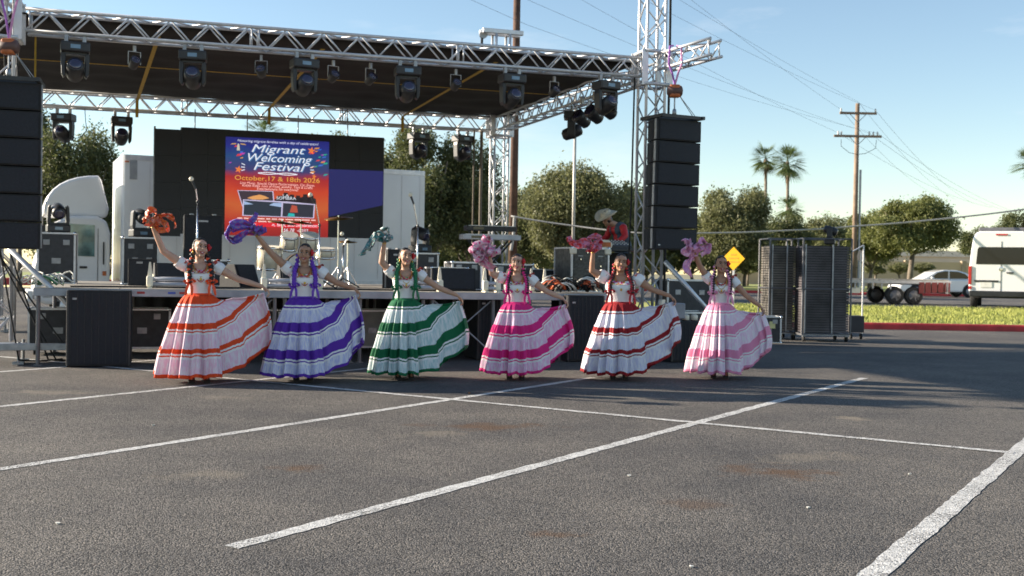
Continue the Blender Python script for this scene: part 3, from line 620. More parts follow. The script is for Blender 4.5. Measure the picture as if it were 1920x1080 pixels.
flat('figure', [(0.62, 0.15), (0.70, 0.15), (0.69, 0.23), (0.64, 0.24)], (0.45, 0.08, 0.05), -0.0265)
def small_print(u0, u1, v):                          # two lines too blurred to read: word-long strokes, no letters
    mb = MB(); u = u0
    while u < u1:
        w = rnd.uniform(0.035, 0.085); (xa, z), (xb, _) = P(u, v), P(min(u+w, u1), v); mb.box(((xa+xb)/2, -0.020, z), (xb-xa, 0.003, 0.022)); u += w+0.014
    mb.build('small_print', MATS['glow_950_620_600'], led)['kind'] = 'stuff'
small_print(0.12, 0.88, 0.062); small_print(0.17, 0.83, 0.030)
flat('red_band', [(0.06, -0.035+0.0), (0.92, -0.035), (0.92, 0.018), (0.06, 0.018)], (0.72, 0.02, 0.035)); text('Join us for', 0.20, -0.022, 0.034, WT, 0.20, 0.2, 0.0); text('n, faith, and celebration', 0.67, -0.022, 0.034, WT, 0.44, 0.2, 0.0)
text('56 78  -0033', 0.68, -0.085, 0.034, WT, 0.24, 0.2, 0.0)

# ------------------------------------------------------------------ gear on and under the stage
def deck(px, d, pym=500): return S(s_at(px, pym, d), d, ZD)
def road_case(loc, w, dd, h, label, rz=0.0, casters=False, mat=None, name='road_case', group=None):
    t = thing(name, label, 'road case', loc, ANG+rz, group); z0 = 0.1 if casters else 0.0; mat = mat or CASE
    MB().box((0, 0, z0+h/2), (w, dd, h)).build('body', mat, t, bevel=0.006)
    e = MB()
    for sx in (-1, 1):
        for sy in (-1, 1): e.box((sx*w/2, sy*dd/2, z0+h/2), (0.03, 0.03, h+0.01))
    for sz in (0, 1):
        for s_ in (-1, 1): e.box((0, s_*dd/2, z0+sz*h), (w+0.02, 0.028, 0.028)); e.box((s_*w/2, 0, z0+sz*h), (0.028, dd+0.02, 0.028))
    e.build('edging', ALU, t)
    for sx in (-1, 1):
        for sz in (0, 1): MB().ell((sx*w/2, -dd/2, z0+sz*h), (0.032, 0.032, 0.032), 10, 6).build('ball_corner', CHR, t, True)
        MB().box((sx*w*0.27, -dd/2-0.006, z0+h*0.82), (0.10, 0.012, 0.09)).build('latch', STEEL, t, bevel=0.006)
    MB().box((0, -dd/2-0.006, z0+h*0.45), (0.14, 0.012, 0.09)).build('handle', STEEL, t)
    if casters:
        for sx in (-1, 1):
            for sy in (-1, 1): MB().lathe([(0.05, -0.015), (0.05, 0.015)], (sx*(w/2-0.08), sy*(dd/2-0.08), 0.05), 12, (0, R(90), 0)).build('caster', RUB, t)
    return t
def lamp_up(loc, label, rz, sc=1.0): o = moving_head(label, None, True); o.pop('group', None); o.scale = (sc,)*3; return put(o, loc, ANG+rz)
a = deck(108, 3.4); road_case(a, 0.56, 0.5, 0.82, 'black road case under a moving head lamp, in front of the truck cab'); lamp_up(a+Vector((0, 0, 0.83)), 'moving head lamp standing on a road case before the truck cab', 0.2)
a = deck(264, 3.6); road_case(a, 0.56, 0.5, 0.78, 'black road case under a moving head lamp, before the truck box'); lamp_up(a+Vector((0, 0, 0.79)), 'moving head lamp standing on a road case by the video wall edge', 0.35)
a = deck(787, 3.6); road_case(a, 0.56, 0.5, 0.62, 'black road case under a moving head lamp, behind the green dancer'); lamp_up(a+Vector((0, 0, 0.63)), 'moving head lamp on a road case behind the green dancer', 0.5)
def speaker_box(loc, w, dd, h, label, rz=0.0, side=True):
    t = thing('speaker_cabinet', label, 'speaker', loc, ANG+rz)
    MB().box((0, dd/2, h/2), (w, dd, h)).build('cabinet', BLKM, t, bevel=0.012); MB().box((0, -0.004, h*0.48), (w-0.05, 0.012, h*0.9)).build('grille', GRILLE, t)
    MB().box((0, -0.012, h*0.86), (w*0.26, 0.004, 0.03)).build('badge', STEEL, t); MB().box((-w/2-0.004, dd*0.3, h*0.5), (0.012, 0.05, h*0.96)).build('edge_strip', M('grey_edge', (0.33, 0.33, 0.32), .5), t)
    for sx in (-1, 1): MB().box((sx*w*0.3, dd*0.4, h+0.012), (0.06, 0.12, 0.022)).build('knob_rail' if sx < 0 else 'top_handle', STEEL, t)
    return t
a = deck(388, 2.6); road_case(a, 0.66, 0.6, 0.42, 'low chrome-edged case under the tall black amplifier'); speaker_box(a+Vector((0, -0.25, 0.435)), 0.60, 0.42, 0.72, 'tall black amplifier cabinet before the video wall, behind the orange dancer')
speaker_box(deck(741, 1.9), 0.27, 0.30, 0.66, 'slim black loudspeaker with a silver badge behind the green dancer', 0.1)
speaker_box(deck(262, 1.9), 0.36, 0.4, 0.42, 'low black speaker with a pale edge beside the road case before the truck box', -0.2)
def wedge(loc, label, rz, w=0.55, tilt=0.0):
    t = thing('monitor_wedge', label, 'monitor speaker', loc, ANG+rz)
    MB().prism([(-0.24, 0), (0.22, 0), (0.22, 0.16), (0.06, 0.36), (-0.10, 0.36)], -w/2, w/2, axis='x').build('cabinet', BLKM, t, bevel=0.01)
    p = MB().prism([(-0.245, 0.03), (-0.115, 0.345), (-0.125, 0.35), (-0.255, 0.035)], -w/2+0.03, w/2-0.03, axis='x').build('grille', GRILLE, t)
    for sx in (-1, 1): MB().box((sx*(w/2+0.004), 0.02, 0.17), (0.008, 0.14, 0.05)).build('handle', CREAM if sx < 0 else BLK, t)
    t.rotation_euler.y = tilt
    return t
wedge(deck(330, 0.55), 'black monitor wedge behind the raised arm of the orange dancer', 0.1, 0.62); wedge(deck(560, 0.7), 'black monitor wedge in front of the drum kit', 0.1, 0.62)
wedge(deck(450, 1.2), 'black monitor wedge turned askew between the orange and purple dancers', 0.7, 0.42); wedge(deck(850, 0.8), 'black monitor wedge behind the left hand of the green dancer', -0.2, 0.7)
wedge(deck(985, 0.8), 'black monitor wedge behind the head of the hot pink dancer', 0.1, 0.6)
def light_bar(px, d, w, label, rz=0.0):
    t = thing('footlight_bar', label, 'light bar', deck(px, d, 525), ANG+rz)
    for z in (0.06, 0.135): MB().tube((-w/2, 0, z), (w/2, 0, z), 0.03).build('tube', M('bar_grey', (0.40, 0.42, 0.48), .4, .4), t, True)
    for sx in (-1, 1):
        MB().box((sx*w/2, 0, 0.10), (0.09, 0.09, 0.16)).build('end_cap', CREAM, t, bevel=0.025); MB().prism([(sx*w/2-0.035, 0.17), (sx*w/2+0.035, 0.17), (sx*w/2+0.012, 0.37), (sx*w/2-0.012, 0.37)], 0.03, 0.05).build('bracket', CREAM, t)
        MB().box((sx*w/2, 0, 0.01), (0.06, 0.2, 0.02)).build('foot', CREAM, t)
for px, d, w, lab in ((337, -0.1, 0.80, 'grey double footlight bar with cream ends, behind the orange dancer'), (548, -0.05, 0.8, 'grey double footlight bar with cream ends, behind the purple dancer'),
                      (800, -0.05, 0.42, 'short footlight bar with cream ends, behind the green dancer'), (922, -0.2, 0.2, 'stubby cream footlight behind the scarf arm of the hot pink dancer'), (1010, 0.0, 0.22, 'stubby cream footlight beside the head of the hot pink dancer')):
    light_bar(px, d, w, lab)
def mic_stand(px, d, h, boom, label, tip):
    t = thing('microphone_stand', label, 'microphone stand', deck(px, d), ANG); MB().tube((0, 0, 0.02), (0, 0, h), 0.013).build('pole', CHR, t, True)
    for k in range(3): MB().tube((0, 0, 0.16), (0.28*math.cos(k*2.1), 0.28*math.sin(k*2.1), 0.012), 0.01).build('leg', BLK, t)
    e = Vector((boom[0], -0.05, h+boom[1])); MB().tube((0, 0, h-0.02), e, 0.009).build('boom', CHR, t); MB().ell((0, 0, h), (0.022, 0.022, 0.03), 8, 6).build('clutch', BLK, t)
    MB().tube(e, e+Vector(tip)*0.13, 0.014, 0.019).build('microphone', BLK, t); MB().ell(e+Vector(tip)*0.16, (0.034, 0.034, 0.036), 12, 8).build('microphone_head', CREAM, t, True)
mic_stand(369, 0.7, 1.28, (-0.03, 0.18), 'microphone on a straight stand above the head of the orange dancer', (-0.4, 0, 0.9)); mic_stand(598, 0.7, 0.98, (-0.07, 0.32), 'microphone on a boom stand in front of the festival poster', (-0.5, 0, 0.85))
mic_stand(782, 0.9, 1.02, (-0.08, 0.34), 'microphone on a boom stand in front of the white truck side', (-0.35, 0, 0.93)); mic_stand(643, 2.2, 0.7, (0.05, 0.12), 'short black microphone stand beside the drum kit', (-0.5, 0, 0.5))
# drum kit
SH = M('drum_shell', (0.70, 0.64, 0.50), 0.3, 0, 0.1, 8, coat=0.5); SKN = M('drum_skin', (0.72, 0.71, 0.66), 0.6); BRS = M('cymbal_brass', (0.30, 0.18, 0.05), 0.3, 0.9, 0.3, 12)
dk = thing('drum_kit', 'cream drum kit with brass cymbals in front of the festival poster', 'drum kit', deck(563, 2.9), ANG)
def drum(c, r, ln, rot, nm):
    d_ = MB().lathe([(r, -ln/2), (r, ln/2)], c, 24, rot).build(nm, SH, dk, True, 0.0)
    q = Euler(rot).to_matrix()
    for sg in (-1, 1):
        MB().lathe([(r*1.03, -0.02), (r*1.03, 0.02)], Vector(c)+q @ Vector((0, 0, sg*ln/2)), 24, rot).build('hoop', CHR, d_, True); MB().lathe([(r*0.97, 0), (r*0.97, 0.004)], Vector(c)+q @ Vector((0, 0, sg*(ln/2+0.021)-(0.004 if sg < 0 else 0))), 24, rot).build('skin', SKN, d_)
    lg = MB()
    for k in range(6): p = Vector((r*1.03*math.cos(k*1.047), r*1.03*math.sin(k*1.047), 0)); lg.tube(Vector(c)+q @ (p+Vector((0, 0, -ln*0.4))), Vector(c)+q @ (p+Vector((0, 0, ln*0.4))), 0.008)
    lg.build('tension_rod', CHR, d_)['kind'] = 'stuff'
drum((0, 0, 0.29), 0.28, 0.42, (R(90), 0, 0), 'bass_drum'); drum((-0.2, -0.05, 0.76), 0.15, 0.22, (R(25), 0, 0), 'tom'); drum((0.15, -0.05, 0.76), 0.155, 0.24, (R(25), 0, 0), 'tom')
drum((-0.52, 0.1, 0.48), 0.2, 0.36, (R(6), 0, 0), 'floor_tom'); drum((0.45, 0.2, 0.58), 0.17, 0.14, (R(8), 0, 0), 'snare')
for x, y, z, rr, tl in ((-0.30, 0.15, 1.10, 0.25, 0.12), (0.66, 0.1, 1.2, 0.25, -0.1), (0.86, 0.3, 0.80, 0.17, 0), (0.05, 0.4, 1.12, 0.22, 0.1)):
    c = MB().lathe([(0.01, 0.022), (0.035, 0.02), (0.05, 0.008), (rr, -0.006), (rr, -0.009), (0.01, 0.012)], (x, y, z), 26, (R(8), tl, 0)).build('cymbal', BRS, dk, True)
    s_ = MB().tube((x, y, 0.1), (x, y, z+0.05), 0.012).build('cymbal_stand', CHR, dk)
    for k in range(3): MB().tube((x, y, 0.35), (x+0.24*math.cos(k*2.1+.5), y+0.24*math.sin(k*2.1+.5), 0.012), 0.009).build('stand_leg', CHR, s_)
# keyboards on a stand
kb = thing('keyboard_rig', 'two-tier electric keyboard on a stand in front of the big tree', 'keyboard', deck(918, 3.2), ANG)
for w, dd, z, m in ((1.10, 0.3, 0.94, M('silver_plastic', (0.50, 0.52, 0.56), .4)), (0.95, 0.24, 1.10, BLK)):
    b = MB().box((0, 0, z), (w, dd, 0.09)).build('keyboard', m, kb, bevel=0.01); MB().box((0, -dd/2+0.06, z+0.047), (w-0.1, 0.12, 0.012)).build('keys', SKN, b); MB().box((-w*0.27, -dd/2-0.003, z), (0.2, 0.006, 0.045)).build('panel', GLASSD, b)
for sx in (-1, 1):
    for a, b in ((-1, 1), (1, -1)): MB().tube((a*0.38, sx*0.13, 0.02), (b*0.38, sx*0.13, 0.88), 0.018).build('stand_leg', BLK, kb)
for sx in (-1, 1): MB().tube((sx*0.36, 0.1, 0.88), (sx*0.36, 0.16, 1.06), 0.014).build('tier_arm', BLK, kb)
road_case(deck(868, 2.0), 0.5, 0.5, 0.46, 'black road case on stage behind the scarf of the hot pink dancer'); road_case(deck(836, 1.9), 0.62, 0.5, 0.36, 'low black road case beside the speaker behind the green dancer')
road_case(deck(952, 2.0), 0.75, 0.5, 0.44, 'wide black road case under the keyboard'); road_case(deck(1030, 2.6), 0.8, 0.6, 0.36, 'low case with a pale top edge beside the mixing rack')
rk = road_case(deck(1090, 1.6), 0.72, 0.6, 0.74, 'open equipment rack with cream corner fittings behind the red scarf', 0.15, False, M('rack_panel', (0.10, 0.10, 0.095), .5, .3, .5, 18), 'equipment_rack')
for i in range(6): MB().box((-0.02, -0.312, 0.09+i*0.115), (0.60, 0.012, 0.095)).build('rack_unit', M('rack_face', (0.07, 0.07, 0.068), .45, .3, .5, 25), rk); MB().lathe([(0.014, 0), (0.012, 0.02)], (-0.2+0.13*(i % 4), -0.319, 0.09+i*0.115), 10, (R(90), 0, 0)).build('knob', CHR, rk)
for sx in (-1, 1):
    for sz in (0.0, 0.74): MB().box((sx*0.34, -0.31, sz+(0.06 if sz < .3 else -0.05)), (0.13, 0.05, 0.11)).build('corner_fitting', CREAM, rk, bevel=0.02)
mt = thing('mixing_table', 'black folding table with a mixer in front of the man in the cowboy hat', 'table', deck(1148, 2.2), ANG)
MB().box((0, 0, 0.74), (1.0, 0.6, 0.05)).build('table_top', BLK, mt, bevel=0.008)
for sx in (-1, 1):
    for sy in (-1, 1): MB().tube((sx*0.44, sy*0.25, 0), (sx*0.44, sy*0.25, 0.72), 0.016).build('leg', STEEL, mt)
MB().box((0, 0.24, 0.44), (0.98, 0.02, 0.5)).build('front_panel', BLKM, mt)
mx_ = thing('audio_mixer', 'sloping black audio mixer on the table before the man in the hat', 'mixer', deck(1148, 2.2)+Vector((0, 0, 0.766)), ANG); MB().prism([(-0.2, 0), (0.22, 0), (0.22, 0.16), (-0.2, 0.05)], -0.3, 0.3, axis='x').build('body', CASE, mx_, bevel=0.008)
k_ = MB()
for i in range(8):
    for j in range(4): k_.lathe([(0.012, 0), (0.01, 0.02)], (-0.25+i*0.07, -0.14+j*0.09, 0.068+j*0.0236), 8)
k_.build('knobs', SKN, mx_); 
ln = thing('lantern_box', 'small orange and cream box with a sloping lid beside the red scarf', 'box', deck(1131, 1.55)+Vector((0, 0, 0.755)), ANG); MB().prism([(-0.12, 0), (0.12, 0), (0.14, 0.07), (0.07, 0.14), (-0.07, 0.14), (-0.14, 0.07)], -0.08, 0.08).build('body', CREAM, ln, bevel=0.006); MB().box((0, -0.084, 0.06), (0.20, 0.008, 0.08)).build('front', ORG, ln)
# cable heap
def heap(px, d, label, cols, n, w):
    t = thing('cable_heap', label, 'cables', deck(px, d, 530), ANG)
    for i in range(n):
        c = random.choice(cols); x, y = random.uniform(-w, w), random.uniform(-.12, .12); r = random.uniform(.08, .17); tl = random.uniform(-.6, .6); z0 = random.uniform(0.02, 0.12)
        pts = [(x+r*math.cos(a*.5), y+r*math.sin(a*.5)*math.cos(tl), z0+max(0, r*math.sin(a*.5)*math.sin(tl))+r*.4*(1+math.sin(a*.9))) for a in range(15)]
        MB().path(pts, random.uniform(.007, .015)).build('cable_coil', c, t, True)
CW = M('white_cable', (0.6, 0.6, 0.56), .5); CO = M('orange_cable', (0.5, 0.10, 0.03), .5)
heap(1072, -0.2, 'heap of black, white and orange cables on the stage edge before the equipment rack', [RUB, RUB, RUB, RUB, CW, CO, CW], 42, 0.42)
heap(92, -0.1, 'small heap of white and green cables on the stage corner near the truck cab', [CW, CW, M('green_cable', (0.03, 0.16, 0.07), .5)], 10, 0.25)
cable([S(SL0+0.4, 0.2, ZD+0.012), S(SL0+3, 0.5, ZD+0.012), S(SL0+5, 0.1, ZD+0.012), S(-1.2, 0.4, ZD+0.012)], 0.012, RUB, 'black cable lying along the stage deck')
for px, lab in ((110, 'road case on casters under the stage behind the big subwoofer'), (265, 'road case under the stage beside the orange skirt'), (690, 'pale case under the stage between the purple and green skirts'), (985, 'dark road case under the stage behind the hot pink dancer'), (470, 'dark road case added to darken under the stage between the orange and purple skirts'), (600, 'road case added to darken under the stage behind the purple dancer'), (860, 'dark road case added to darken under the stage beside the green skirt'), (1180, 'road case added to darken under the stage behind the dark red dancer')):  # the last four are added to darken the space under the deck
    road_case(S(s_at(px, 620, 1.6), 1.6, 0), 0.8, 0.6, 0.58, lab, 0.05, True, CASE if px != 690 else M('grey_case', (0.30, 0.30, 0.28), .6))
# cases on the far side of the tall tower
road_case(S(s_at(1290, 560, 0.5), 0.5, 0), 0.9, 0.7, 0.62, 'large black road case on the ground behind the pale pink dancer', 0.1, True)
road_case(S(s_at(1282, 540, 1.2), 1.2, 0.0), 0.8, 0.6, 1.15, 'tall dark rack case beside the tall tower behind the pink scarf', -0.1, True)
t = thing('work_light', 'grey work light box leaning on the case beside the brace', 'work light', S(s_at(1262, 555, -0.9), -0.9, 0.66), ANG); MB().box((0, 0, 0.13), (0.34, 0.2, 0.24)).build('body', M('grey_plastic', (0.22, 0.24, 0.27), .5), t, bevel=0.02); MB().prism([(-0.24, 0), (-0.18, 0), (-0.15, 0.3), (-0.21, 0.3)], -0.05, 0.05).build('bracket', CREAM, t)
for i in range(2):
    o = thing('round_lamp', 'small round cream lamp on top of the low subwoofer', 'lamp', S(s_at(1286+16*i, 590, -0.85), -0.85, 0.635), ANG, 'round lamps on the low subwoofer'); MB().lathe([(0.03, 0), (0.05, 0.02), (0.055, 0.08), (0.03, 0.10)], (0, 0, 0), 14).build('bulb', CREAM, o, True); MB().lathe([(0.06, 0.0), (0.06, 0.012)], (0, 0, 0), 14).build('base', BLK, o)

# ------------------------------------------------------------------ box truck behind the stage
a_, b_ = at(228, 400, 24.8), at(795, 420, 27.8); tv = Vector((b_.x-a_.x, b_.y-a_.y, 0)); TA = math.atan2(tv.y, tv.x); TLn = tv.length
tk = thing('box_truck', 'white box truck parked behind the stage, its cab showing past the speakers', 'truck', (a_.x, a_.y, 0), TA)
TWH = M('truck_white', (0.74, 0.75, 0.76), 0.35, 0, 0.05, 1.2, coat=0.3)
bxz0, bxz1 = 0.95, 3.82
pr = [(0.0, 0.14), (0.02, 0.05), (0.06, 0.015), (0.16, 0.0), (TLn, 0.0), (TLn, 2.4), (0.16, 2.4), (0.06, 2.385), (0.02, 2.35), (0.0, 2.26)]
bx = MB().prism(pr, bxz0, bxz1); bx.v = [(x, y, z) for x, z, y in [(v[0], v[1], v[2]) for v in bx.v]]; bx.build('cargo_box', TWH, tk)
MB().prism([(0.06, 0), (TLn, 0), (TLn, 0.10), (0.06, 0.10)], -0.012, -0.002).build('top_rail', ALU, tk, loc=(0, 0, bxz1-0.12)); MB().prism([(0.06, 0), (TLn, 0), (TLn, 0.10), (0.06, 0.10)], -0.012, -0.002).build('bottom_rail', ALU, tk, loc=(0, 0, bxz0))
MB().box((TLn-0.06, -0.004, (bxz0+bxz1)/2), (0.12, 0.016, bxz1-bxz0-0.26)).build('corner_post', WHT, tk); MB().box((0.24, -0.005, bxz1-0.3), (0.16, 0.012, 0.5)).build('corner_cap', M('grey_cap', (0.33, 0.34, 0.35), .5), tk)
for x in (0.1, 2.4): MB().box((x, -0.014, bxz1-0.16), (0.09, 0.02, 0.03)).build('marker_light', ORG, tk)
rv = MB()
for i in range(1, 12): rv.box((i*TLn/12, -0.004, (bxz0+bxz1)/2), (0.012, 0.006, bxz1-bxz0-0.3))
rv.build('panel_seam', M('seam', (0.6, 0.6, 0.6), .5), tk)
cabp = [(-0.22, 0.55), (-0.22, 2.05), (-0.30, 2.32), (-0.50, 2.42), (-1.05, 2.42), (-1.40, 2.25), (-1.72, 1.55), (-1.78, 1.30), (-1.80, 0.55), (-1.55, 0.45), (-0.5, 0.45)]
MB().prism(cabp, 0.12, 2.2).build('cab', TWH, tk, bevel=0.07)
MB().prism([(-0.55, 1.52), (-0.55, 2.22), (-1.12, 2.24), (-1.32, 2.12), (-1.58, 1.55)], 0.108, 0.118).build('side_window', M('cab_glass', (0.10, 0.20, 0.20), 0.08, 0, 0.5, 4, coat=0.6), tk); MB().prism([(-1.45, 1.62), (-1.30, 2.2), (-1.36, 2.22), (-1.72, 1.6)], 0.25, 2.05).build('windscreen', GLASSD, tk)
sm = MB()
for x in (-0.48, -1.66): sm.box((x, 0.116, 1.35), (0.012, 0.008, 1.6 if x > -1 else 0.9))
sm.box((-1.1, 0.116, 0.62), (1.0, 0.008, 0.012)); sm.build('door_seam', BLK, tk); MB().box((-0.78, 0.105, 1.28), (0.16, 0.03, 0.05)).build('door_handle', BLK, tk, bevel=0.01); MB().box((-0.95, 0.105, 0.86), (0.14, 0.02, 0.26)).build('step_vent', BLK, tk)
MB().box((-0.36, 0.106, 1.6), (0.03, 0.02, 0.5)).build('grab_handle', BLK, tk); MB().box((-0.34, 0.112, 1.15), (0.08, 0.012, 0.10)).build('side_reflector', ORG, tk)
mi_ = MB().box((-1.62, -0.06, 2.0), (0.12, 0.2, 0.34)); mi_.build('mirror', BLK, tk, bevel=0.02); MB().path([(-1.5, 0.12, 2.3), (-1.62, -0.06, 2.28), (-1.62, -0.06, 1.7), (-1.6, 0.12, 1.6)], 0.014).build('mirror_arm', BLK, tk)
fp = [(-0.28, 2.40), (-0.24, 2.60), (-0.42, 3.30), (-0.48, 3.34)] + [(-0.48-1.12*math.sin(t*math.pi/2/8), 2.42+0.92*math.cos(t*math.pi/2/8)**0.8) for t in range(1, 9)]
MB().prism(fp, 0.3, 2.0).build('roof_fairing', TWH, tk, bevel=0.08); MB().tube((-1.7, 0.2, 1.7), (-1.55, 0.15, 2.75), 0.008).build('antenna', BLK, tk)
def wheel(parent, c, r, w, rim=ALU):
    t_ = MB().lathe([(r*0.62, -w/2), (r*0.94, -w/2), (r, -w*0.35), (r, w*0.35), (r*0.94, w/2), (r*0.62, w/2)], c, 26, (R(90), 0, 0)).build('wheel', RUB, parent, True)
    MB().lathe([(0.02, -w*0.54), (r*0.2, -w*0.55), (r*0.5, -w*0.51), (r*0.62, -w*0.53), (r*0.62, w*0.53), (0.02, w*0.54)], c, 20, (R(90), 0, 0)).build('rim', rim, t_, True)
    sp = MB()
    for k in range(5): a = k*1.2566; sp.box(Vector(c)+Vector((math.cos(a)*r*0.36, -w*0.54 if c[1] < 1 else w*0.54, math.sin(a)*r*0.36)), (r*0.5, 0.02, r*0.12), (0, -a, 0))
    sp.build('spoke', rim, t_)
for x in (-1.0, TLn-2.0):
    for y in (0.25, 2.05): wheel(tk, (x, y, 0.42), 0.42, 0.26)
MB().box((TLn/2-0.3, 1.2, 0.80), (TLn+0.8, 0.9, 0.22)).build('chassis', BLKM, tk); MB().box((-1.86, 1.16, 0.62), (0.12, 2.1, 0.26)).build('bumper', WHT, tk, bevel=0.03)

# ------------------------------------------------------------------ poles and wires
def upole(px, pym, D, z0, z1, r, mat, label, name='utility_pole'):
    p = at(px, pym, D); t = thing(name, label, 'pole', (p.x, p.y, z0)); MB().tube((0, 0, -0.3), (0, 0, z1-z0), r, r*0.75, 14).build('shaft', mat, t, True); return t
bp_ = upole(966, 200, 40, 0.36, 13.5, 0.16, WOOD, 'tall brown wooden pole rising behind the rear truss tower')
MB().box((0, -0.1, 12.6), (1.8, 0.1, 0.12)).build('crossarm', WOOD, bp_)
lp = upole(1077, 320, 47, 0.36, 8.9, 0.075, M('galvanised', (0.42, 0.40, 0.36), .5, .3), 'slender grey lamp post behind the stage, in front of a rounded tree', 'lamp_post'); MB().tube((0, 0, 8.4), (-1.0, 0, 8.6), 0.04).build('arm', MATS['galvanised'], lp); MB().box((-1.2, 0, 8.6), (0.5, 0.25, 0.12)).build('lamp_head', STEEL, lp, bevel=.03)
PGR = M('weathered_pole', (0.24, 0.17, 0.12), .85, 0, .3, 3, .4, 25)
up = upole(1604, 380, 68, 0.5, 11.95, 0.17, PGR, 'wooden utility pole with two crossarms beyond the grass, left of the spreading tree')
pz = lambda py: at(1604, py, 68).z-0.5
for py, w in ((213, 2.25), (256, 2.9)):
    MB().box((0, -0.16, pz(py)), (w, 0.11, 0.14)).build('crossarm', PGR, up)
    for k in (-1, 1): MB().tube((k*0.55, -0.14, pz(py)), (0, -0.14, pz(py)-0.55), 0.02).build('brace', STEEL, up)
for x, py in ((-1.05, 213), (1.05, 213), (0, 198), (-1.2, 256), (-1.0, 256), (0.7, 256), (0.95, 256), (1.2, 256)):
    MB().lathe([(0.03, 0), (0.06, 0.05), (0.04, 0.1), (0.065, 0.15), (0.02, 0.24)], (x, -0.16 if py != 198 else 0, pz(py)+0.07 if py != 198 else pz(200)), 12).build('insulator', M('porcelain', (0.6, 0.6, 0.58), .25), up, True)
MB().path([(-1.0, -.16, pz(262)), (-1.0, -.16, pz(275)), (-.5, -.16, pz(287)), (0, -.16, pz(290))], .015).build('jumper_wire', RUB, up); MB().path([(1.15, -.16, pz(262)), (1.1, -.16, pz(278)), (.5, -.16, pz(288)), (0, -.16, pz(290))], .015).build('jumper_wire', RUB, up)
cd = MB().tube((0.24, -0.1, 0), (0.24, -0.1, 7.4), 0.07).build('conduit', STEEL, up)
WIRE = M('wire', (0.10, 0.11, 0.13), .6)
up_p = up.location
for i, (zz, x, py) in enumerate(((17.6, -1.05, 213), (16.4, 0, 198), (15.2, 1.05, 213), (14.1, -1.2, 256), (13.0, 0.7, 256), (12.1, 1.2, 256))):
    cable([(bp_.location.x-14, 24.0, zz+1.5), (bp_.location.x+0.4, 40, zz-1.9), (up_p.x+x, up_p.y-0.16, at(1604, py, 68).z+0.2)], 0.006, WIRE, ORD[i]+' thin power line sloping down to the utility pole, counted from the top', 'power_line', 0.25)['group'] = 'power lines to the utility pole'
    cable([(up_p.x+x, up_p.y-0.16, at(1604, py, 68).z+0.2), (up_p.x+26+2*i, up_p.y+55, 10.5-0.4*i)], 0.008, WIRE, ORD[i]+' thin power line running away beyond the utility pole, counted from the top', 'power_line', 0.7)['group'] = 'power lines beyond the utility pole'
cable([at(958, 405, 39.6), at(1080, 424, 39), at(1200, 437, 38), at(1320, 437, 38), at(1480, 432, 38), at(1604, 424, 38), at(1760, 411, 38), at(1930, 391, 38)], 0.03, M('grey_cable', (0.30, 0.30, 0.29), .7), 'thick pale cable bundle sagging low across from the brown pole to the van', 'cable', 0.02)
cable([at(965, 406, 39.7), at(963, 440, 39.7), at(958, 470, 39.7)], 0.06, MATS['grey_cable'], 'pale cable loop hanging on the brown wooden pole')

# ------------------------------------------------------------------ trees
def leaf_mat(name, c0, c1, tr=0.42):
    m = bpy.data.materials.new(name); m.use_nodes = True; nt = m.node_tree; b = nt.nodes['Principled BSDF']
    g_ = nt.nodes.new('ShaderNodeNewGeometry'); r = nt.nodes.new('ShaderNodeValToRGB'); r.color_ramp.elements[0].color = c0+(1,); r.color_ramp.elements[1].color = c1+(1,)
    nt.links.new(g_.outputs['Random Per Island'], r.inputs['Fac']); nt.links.new(r.outputs['Color'], b.inputs['Base Color']); b.inputs['Roughness'].default_value = 0.6
    tl = nt.nodes.new('ShaderNodeBsdfTranslucent'); nt.links.new(r.outputs['Color'], tl.inputs['Color']); mix = nt.nodes.new('ShaderNodeMixShader'); mix.inputs[0].default_value = tr
    nt.links.new(b.outputs[0], mix.inputs[1]); nt.links.new(tl.outputs[0], mix.inputs[2]); nt.links.new(mix.outputs[0], nt.nodes['Material Output'].inputs['Surface']); return m
LF = {'dark': leaf_mat('leaf_dark', (0.055, 0.07, 0.026), (0.15, 0.165, 0.06)), 'olive': leaf_mat('leaf_olive', (0.095, 0.105, 0.045), (0.23, 0.235, 0.10)),
      'green': leaf_mat('leaf_green', (0.095, 0.12, 0.034), (0.24, 0.25, 0.08)), 'palm': leaf_mat('leaf_palm', (0.05, 0.085, 0.025), (0.13, 0.17, 0.055))}
BARK = M('bark', (0.17, 0.14, 0.11), 0.9, 0, 0.3, 4, 0.6, 25)
